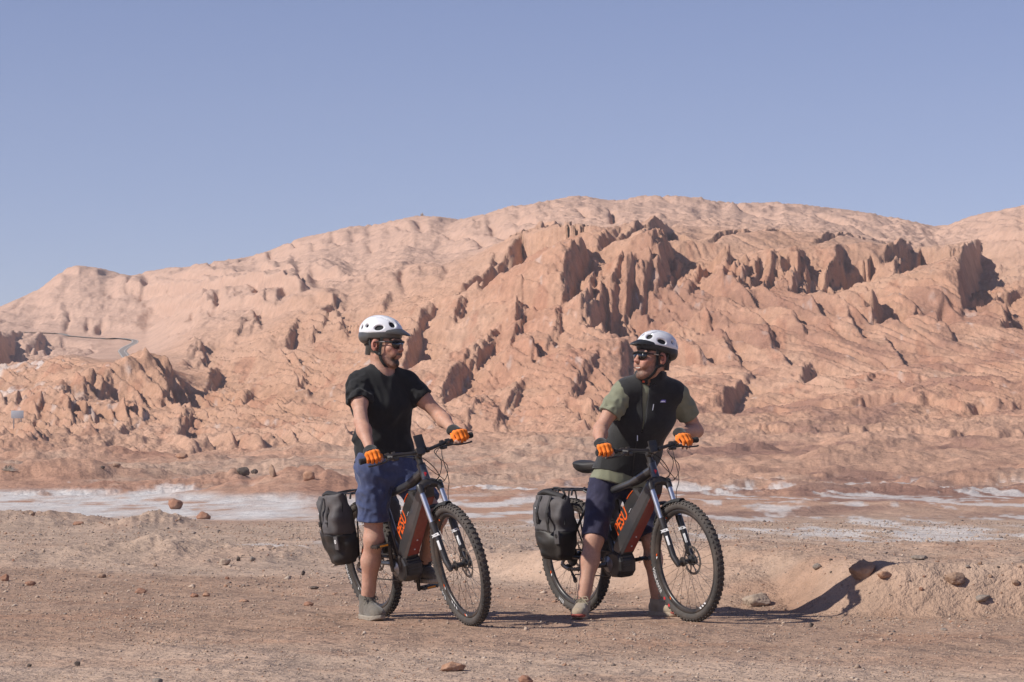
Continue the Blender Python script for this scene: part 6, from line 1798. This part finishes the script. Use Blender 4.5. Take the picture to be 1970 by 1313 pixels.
# road sign seen from behind at the left edge
p = hit(33, 818, 130); k = p.y/FPX
sg = empty('road_sign', p); tag(sg, 'pale blank back of a road sign on posts at the left edge', 'sign')
bm = bmesh.new(); boxm(bm, V((0, 0, 20*k)), (24*k, .03, 15*k), None, .005); fin('sign_panel', bm, simple('sign_back', (.50, .51, .53), .5, metal=.2, var=.06), sg)
for sx_ in (-7, 7):
    bm = bmesh.new(); tube(bm, [V((sx_*k, .05, -.6)), V((sx_*k, .05, 26*k))], .035, 8); fin('post', bm, M_GREYMET, sg)
for hz in (16, 24):
    bm = bmesh.new(); boxm(bm, V((0, .035, hz*k)), (22*k, .03, .05)); fin('rail', bm, M_GREYMET, sg)
# small marker on the ridge
kk_i = int(np.argmin(np.abs(PXc - 811))); jj = int(np.argmin(PY[kk_i] + (RR < 150)*1e4)); p = V((float(X[kk_i, jj]), float(Y[kk_i, jj]), float(Z[kk_i, jj]))); k = p.y/FPX
mk = empty('ridge_marker', p); tag(mk, 'tiny stone marker standing on the skyline of the ridge', 'marker')
bm = bmesh.new(); boxm(bm, V((0, 0, 1.6*k)), (5.5*k, 5*k, 4.2*k), None, .03); fin('plinth', bm, simple('marker_stone', (.34, .28, .25), .9, bump=.3), mk)
bm = bmesh.new(); boxm(bm, V((.8*k, 0, 4.6*k)), (2.6*k, 2.6*k, 2.2*k), None, .02); fin('block', bm, simple('marker_stone_pale', (.5, .46, .43), .9), mk)
# dry shrub at the left
def shrub(px, py, wpx, label):
    p = hit_near(px, py); k = p.y/FPX; o = empty('dry_shrub', p); tag(o, label, 'shrub')
    rnd = random.Random(px); bm = bmesh.new(); bs = bmesh.new()
    for i in range(420):
        a = rnd.uniform(0, 2*math.pi); el = rnd.uniform(.15, 1.4); L = wpx*k*rnd.uniform(.25, .55)
        d = V((math.cos(a)*math.cos(el)*1.25, math.sin(a)*math.cos(el), math.sin(el)*.8)); s0 = V((rnd.gauss(0, wpx*k*.12), rnd.gauss(0, wpx*k*.12), -.02))
        w = d.cross(V((rnd.random(), rnd.random(), rnd.random()))).normalized()*.008
        q = [bm.verts.new(s0 - w), bm.verts.new(s0 + w), bm.verts.new(s0 + d*L + V((0, 0, -L*.12)))]; bm.faces.new(q)
    for i in range(14):
        a = rnd.uniform(0, 2*math.pi); tube(bs, [V((0, 0, -.05)), V((math.cos(a)*wpx*k*.2, math.sin(a)*wpx*k*.2, wpx*k*rnd.uniform(.15, .3)))], .012, 5)
    fo = fin('foliage', bm, simple('dry_stalks', (.60, .53, .45), .9, var=.3, scale=6), o, auto=False); fin('stems', bs, simple('dry_stem', (.16, .12, .09), .9), o)
shrub(18, 905, 34, 'pale dry shrub growing at the left edge below the rock fins')

# ---- stones ------------------------------------------------------------
def rock_mat(name, col, dustc=(.42, .30, .22), dd=.5):
    b = MatB(name); v = b.coord('Object'); n = b.noise(9, 8, .65, v); n2 = b.noise(60, 5, .7, v)
    c = b.ramp(n, [(.28, tuple(x*.72 for x in col)), (.72, tuple(min(1, x*1.2) for x in col))])
    c = b.mix(c, b.ramp(n2, [(.3, .8), (.7, 1.15)]), 1.0, 'MULTIPLY')
    c = b.mix(c, dustc, b.ramp(b.noise(5, 5, .6, v), [(.45, 0.0), (.75, dd)]))
    b.color(c); b.set(Roughness=.95); b.b.inputs['Specular IOR Level'].default_value = .2
    b.bump(n2, .6, .01, b.bump(n, .5, .03)); return b.m
RM = dict(red=rock_mat('red_rock', (.34, .175, .115)), brown=rock_mat('brown_rock', (.36, .235, .165)), grey=rock_mat('grey_rock', (.28, .235, .20)), dark=rock_mat('dark_rock', (.12, .095, .080), dd=.25),
          pale=rock_mat('pale_rock', (.44, .34, .265)), orange=rock_mat('orange_rock', (.43, .245, .16)))
def rock(px, py, w, h, col, label, seed, group=None, tilt=0.0, sharp=.5, cat='rock', depth=.8):
    p = hit_near(px, py); k = p.y/FPX; W, Hh = w*k, h*k
    v, f = ICO[4 if w > 30 else 3]
    d = v*(1 + .30*noise3(v*1.1, seed)[:, None]*sharp*2 + .12*noise3(v*3.1, seed + 1)[:, None])
    # facets: clip with random planes
    rs = np.random.RandomState(seed)
    for _ in range(int(10*sharp) + 3):
        n = rs.randn(3); n /= np.linalg.norm(n); c = rs.uniform(.62, .95); e = d @ n - c
        d = d - np.maximum(e, 0)[:, None]*n*.9
    d = d*(1 + .10*noise3(v*5, seed + 2)[:, None] + .09*noise3(v*11, seed + 4)[:, None])
    d = d - (d.max(0) + d.min(0))/2; d = d/np.maximum(np.abs(d).max(0), 1e-6)
    d = d*np.array([W/2, W/2*depth, Hh*.62]); 
    ct, st = math.cos(tilt), math.sin(tilt); d = np.stack([d[:, 0]*ct - d[:, 2]*st, d[:, 1], d[:, 0]*st + d[:, 2]*ct], -1)
    d[:, 2] += Hh*.38
    o = from_arr('rock', d, f, RM[col], None, smooth=True); o.location = p
    tag(o, label, cat, group); return o
ICO = {}
for sub in (1, 2, 3, 4):
    bm = bmesh.new(); bmesh.ops.create_icosphere(bm, subdivisions=sub, radius=1.0); bm.verts.ensure_lookup_table()
    ICO[sub] = (np.array([v.co[:] for v in bm.verts]), np.array([[v.index for v in f.verts] for f in bm.faces])); bm.free()
BIG = [
 (338, 980, 28, 21, 'red', 'round red boulder sitting on the white salt flat', 1, 0, .35),
 (392, 999, 29, 15, 'red', 'flat-topped red boulder at the near edge of the salt flat', 2, 0, .6),
 (469, 915, 26, 18, 'dark', 'dark split slab leaning on the hummock left of the upright stone', 3, -.4, .8),
 (490, 911, 14, 9, 'dark', 'small dark lump between the split slab and the upright stone', 33, 0, .5),
 (526, 918, 15, 25, 'brown', 'upright pointed stone on the hummock above the salt flat', 4, .15, .8),
 (594, 924, 23, 18, 'orange', 'orange boulder with a dark right side left of the black t-shirt rider', 5, 0, .5),
 (198, 902, 9, 6, 'dark', 'smallest dark stone on the reddish plain beyond the salt', 6, 0, .5),
 (226, 899, 16, 8, 'brown', 'low brown stone on the reddish plain beyond the salt', 7, 0, .5),
 (350, 881, 24, 9, 'orange', 'wide low orange rock at the foot of the far rock fins', 8, 0, .6),
 (62, 991, 13, 7, 'brown', 'small brown stone on the earth rim left of the salt flat', 9, 0, .5),
 (152, 1010, 22, 7, 'red', 'low red stone poking out at the near salt edge', 10, 0, .6),
 (1656, 1109, 54, 34, 'brown', 'large stone on the bank where the head of the shadow falls', 11, 0, .45),
 (1834, 1120, 38, 20, 'brown', 'rounded brown stone on the bank right of the shadow', 12, 0, .3),
 (1888, 1155, 30, 13, 'grey', 'long grey stone lying tilted on the bank at the far right', 13, .22, .35),
 (1453, 1163, 54, 22, 'pale', 'flat pale slab lying on the ground beside the right front wheel', 14, .12, .7),
 (1570, 1094, 18, 11, 'grey', 'small grey stone on the crest of the bank left of the shadow', 15, 0, .4),
 (1950, 1124, 16, 10, 'brown', 'small brown stone at the right edge of the bank', 16, 0, .5),
 (1768, 1076, 34, 8, 'grey', 'long low grey rock on the top rim of the bank', 17, 0, .5),
 (874, 1289, 50, 19, 'orange', 'orange-brown rock lying alone in the near foreground', 18, 0, .7),
 (806, 1064, 30, 10, 'orange', 'low orange rock behind the left front wheel', 19, 0, .6),
 (1012, 1313, 30, 16, 'red', 'red rock cut off by the bottom edge', 20, 0, .5),
 (305, 1316, 20, 14, 'grey', 'grey pointed stone at the bottom edge left of centre', 21, 0, .8),
 (12, 1117, 17, 14, 'red', 'red clod at the left edge of the track', 22, 0, .5),
 (60, 1126, 22, 9, 'red', 'flat red stone near the left end of the track', 23, 0, .6),
 (197, 1111, 18, 9, 'brown', 'brown stone with a dark side on the far edge of the track', 24, 0, .5),
 (275, 1141, 24, 11, 'red', 'jagged red clod alone on the track left of the bikes', 25, 0, .8),
 (376, 1148, 17, 8, 'red', 'dark-topped red clod, left one of a close pair on the track', 26, 0, .6),
 (397, 1147, 15, 8, 'orange', 'orange clod, right one of a close pair on the track', 27, 0, .6),
 (595, 1165, 20, 9, 'red', 'red clod on the track just left of the left rear tyre', 28, 0, .6),
 (605, 1133, 19, 6, 'dark', 'thin dark flat stone beside the left rear tyre', 29, 0, .5),
 (470, 1157, 20, 5, 'orange', 'thin orange flake lying on the track left of the bag', 30, 0, .5),
 (432, 1086, 26, 12, 'pale', 'leaning pale slab on the low berm left of the grey bag', 31, .4, .7),
 (460, 1079, 8, 9, 'dark', 'dark stone on the berm, left one of two beside the pale slab', 32, 0, .5),
 (486, 1079, 10, 9, 'grey', 'grey stone on the berm, right one of two beside the pale slab', 34, 0, .5),
 (153, 1279, 12, 9, 'dark', 'dark stone standing alone in the foreground at the left', 35, 0, .6),
 (60, 1281, 10, 6, 'dark', 'small dark stone near the bottom left corner', 36, 0, .6),
 (584, 1106, 8, 9, 'dark', 'dark upright stone left of the left rear wheel', 37, 0, .6),
 (820, 1082, 14, 8, 'brown', 'small brown stone between the left front wheel and the berm', 38, 0, .6),
 (1625, 1200, 13, 6, 'brown', 'brown pebble on the track below the shadow bend', 39, 0, .4),
 (1560, 1205, 9, 9, 'dark', 'dark pebble on the track under the shadow', 40, 0, .5),
 (1700, 1110, 30, 12, 'orange', 'orange clod on the bank just right of the shadow', 41, 0, .5),
 (1812, 1212, 14, 6, 'grey', 'grey pebble in the right foreground below the bank', 42, 0, .5),
]
for (px, py, w, h, c, lab, sd, tl, shp) in BIG: rock(px, py, w, h, c, lab, sd, None, tl, shp)
rs = np.random.RandomState(5)
for i in range(34):
    px = rs.uniform(0, 1970); py = rs.choice([rs.uniform(1075, 1120), rs.uniform(1120, 1300)])
    if 690 < px < 1390 and py < 1215: continue
    w = rs.uniform(5, 8.5); c = rs.choice(['red', 'dark', 'grey', 'brown'])
    rock(px, py, w, w*rs.uniform(.45, .8), c, {'red': 'little rust-red clod lying loose on the gravel of the track', 'dark': 'little dark pebble lying loose on the gravel of the track', 'grey': 'little grey pebble lying loose on the gravel of the track', 'brown': 'little brown pebble lying loose on the gravel of the track'}[c], 200 + i, 'loose %s pebbles on the track' % c, 0, .5, 'pebble')
# ---- gravel: past counting
N = 70000
v0, f0 = ICO[1]
yy = np.exp(rs.uniform(math.log(11.6), math.log(46), N)); uu = rs.uniform(-80, 2050, N); xx = (uu - CX)/FPX*yy
dens = .35 + .65*sstep(-.15, .35, fbm(xx/.9, yy/2.0, 3, 300)); keep = rs.rand(N) < dens; xx, yy = xx[keep], yy[keep]; N = len(xx)
size = np.exp(rs.normal(math.log(.0030), .46, N))*(yy/14)**.9; size = np.clip(size, .002, .045)
thx = np.arctan2(xx, yy); rr_ = np.hypot(xx, yy)
i_ = np.clip(np.searchsorted(TH, thx) - 1, 0, nT - 2); j_ = np.clip(np.searchsorted(RR, rr_) - 1, 0, nR - 2)
a_ = (thx - TH[i_])/(TH[i_+1] - TH[i_]); c_ = (rr_ - RR[j_])/(RR[j_+1] - RR[j_])
zz = (Z[i_, j_]*(1-a_) + Z[i_+1, j_]*a_)*(1-c_) + (Z[i_, j_+1]*(1-a_) + Z[i_+1, j_+1]*a_)*c_
bm = bmesh.new(); bmesh.ops.create_icosphere(bm, subdivisions=1, radius=1); bm.free()
base8 = np.array([[1,0,0],[-1,0,0],[0,1,0],[0,-1,0],[0,0,1],[0,0,-1],[.6,.6,.6],[-.6,-.6,.6]]); 
v0 = base8[:6]; f0 = np.array([[0,2,4],[2,1,4],[1,3,4],[3,0,4],[2,0,5],[1,2,5],[3,1,5],[0,3,5]])
vj = v0[None]*(1 + rs.uniform(-.35, .35, (N, 6, 3))) + rs.uniform(-.25, .25, (N, 6, 3))
rot = rs.uniform(0, 2*math.pi, N); cr, sr = np.cos(rot)[:, None], np.sin(rot)[:, None]
vx = (vj[..., 0]*cr - vj[..., 1]*sr)*1.25; vy = vj[..., 0]*sr + vj[..., 1]*cr; vz = vj[..., 2]*.85
vv = np.stack([vx*size[:, None] + xx[:, None], vy*size[:, None] + yy[:, None], vz*size[:, None] + zz[:, None] + size[:, None]*.25], -1).reshape(-1, 3)
ff = (f0[None] + (np.arange(N)*6)[:, None, None]).reshape(-1, 3)
def gravel_mat():
    b = MatB('gravel'); a = b.attr('tone'); b.color(a.outputs['Color']); b.set(Roughness=.95); b.b.inputs['Specular IOR Level'].default_value = .2; return b.m
gr = from_arr('gravel', vv, ff, gravel_mat(), None, smooth=False)
pal = np.array([[.40,.29,.215],[.45,.34,.26],[.36,.21,.14],[.26,.20,.165],[.18,.145,.125],[.50,.40,.32]]); ci = rs.choice(6, N, p=[.34,.24,.16,.13,.05,.08])
set_color(gr.data, 'tone', np.repeat(pal[ci]*rs.uniform(.85, 1.15, (N, 1)), 6, axis=0))
tag(gr, kind='stuff')

# ---- pieces that can be picked apart become parts of their own
def split_pieces(o):
    me = o.data; bm = bmesh.new(); bm.from_mesh(me); bm.verts.ensure_lookup_table()
    seen = set(); isl = []
    for v in bm.verts:
        if v.index in seen: continue
        st = [v]; seen.add(v.index); g = []
        while st:
            w = st.pop(); g.append(w.index)
            for e in w.link_edges:
                q = e.other_vert(w)
                if q.index not in seen: seen.add(q.index); st.append(q)
        isl.append(g)
    bm.free()
    if len(isl) < 2: return
    for k, g in enumerate(isl):
        gs = set(g); b2 = bmesh.new(); b2.from_mesh(me); b2.verts.ensure_lookup_table()
        bmesh.ops.delete(b2, geom=[v for v in b2.verts if v.index not in gs], context='VERTS')
        m2 = bpy.data.meshes.new(o.name); b2.to_mesh(m2); b2.free()
        for m in me.materials: m2.materials.append(m)
        if k == 0: first = m2; continue
        c = o.copy(); c.data = m2; COL.objects.link(c); c.parent = o.parent
    o.data = first
for o in [o for o in COL.objects if o.type == 'MESH' and o.name.split('.')[0] in SPLIT]: split_pieces(o)

# ---- the dry air between us and the hills
bm = bmesh.new(); bmesh.ops.create_cube(bm, size=1.0)
bmesh.ops.transform(bm, matrix=Matrix.Translation((0, 330, 45)) @ Matrix.Diagonal((900, 760, 100, 1)), verts=bm.verts)
hzm = bpy.data.materials.new('haze'); hzm.use_nodes = True; t_ = hzm.node_tree; t_.nodes.remove(t_.nodes['Principled BSDF'])
pv_ = t_.nodes.new('ShaderNodeVolumePrincipled'); pv_.inputs['Color'].default_value = (.98, .955, .95, 1); pv_.inputs['Density'].default_value = HAZE; pv_.inputs['Anisotropy'].default_value = .0
t_.links.new(pv_.outputs[0], t_.nodes['Material Output'].inputs['Volume'])
hz = from_bm('haze', bm, hzm); hz['kind'] = 'stuff'
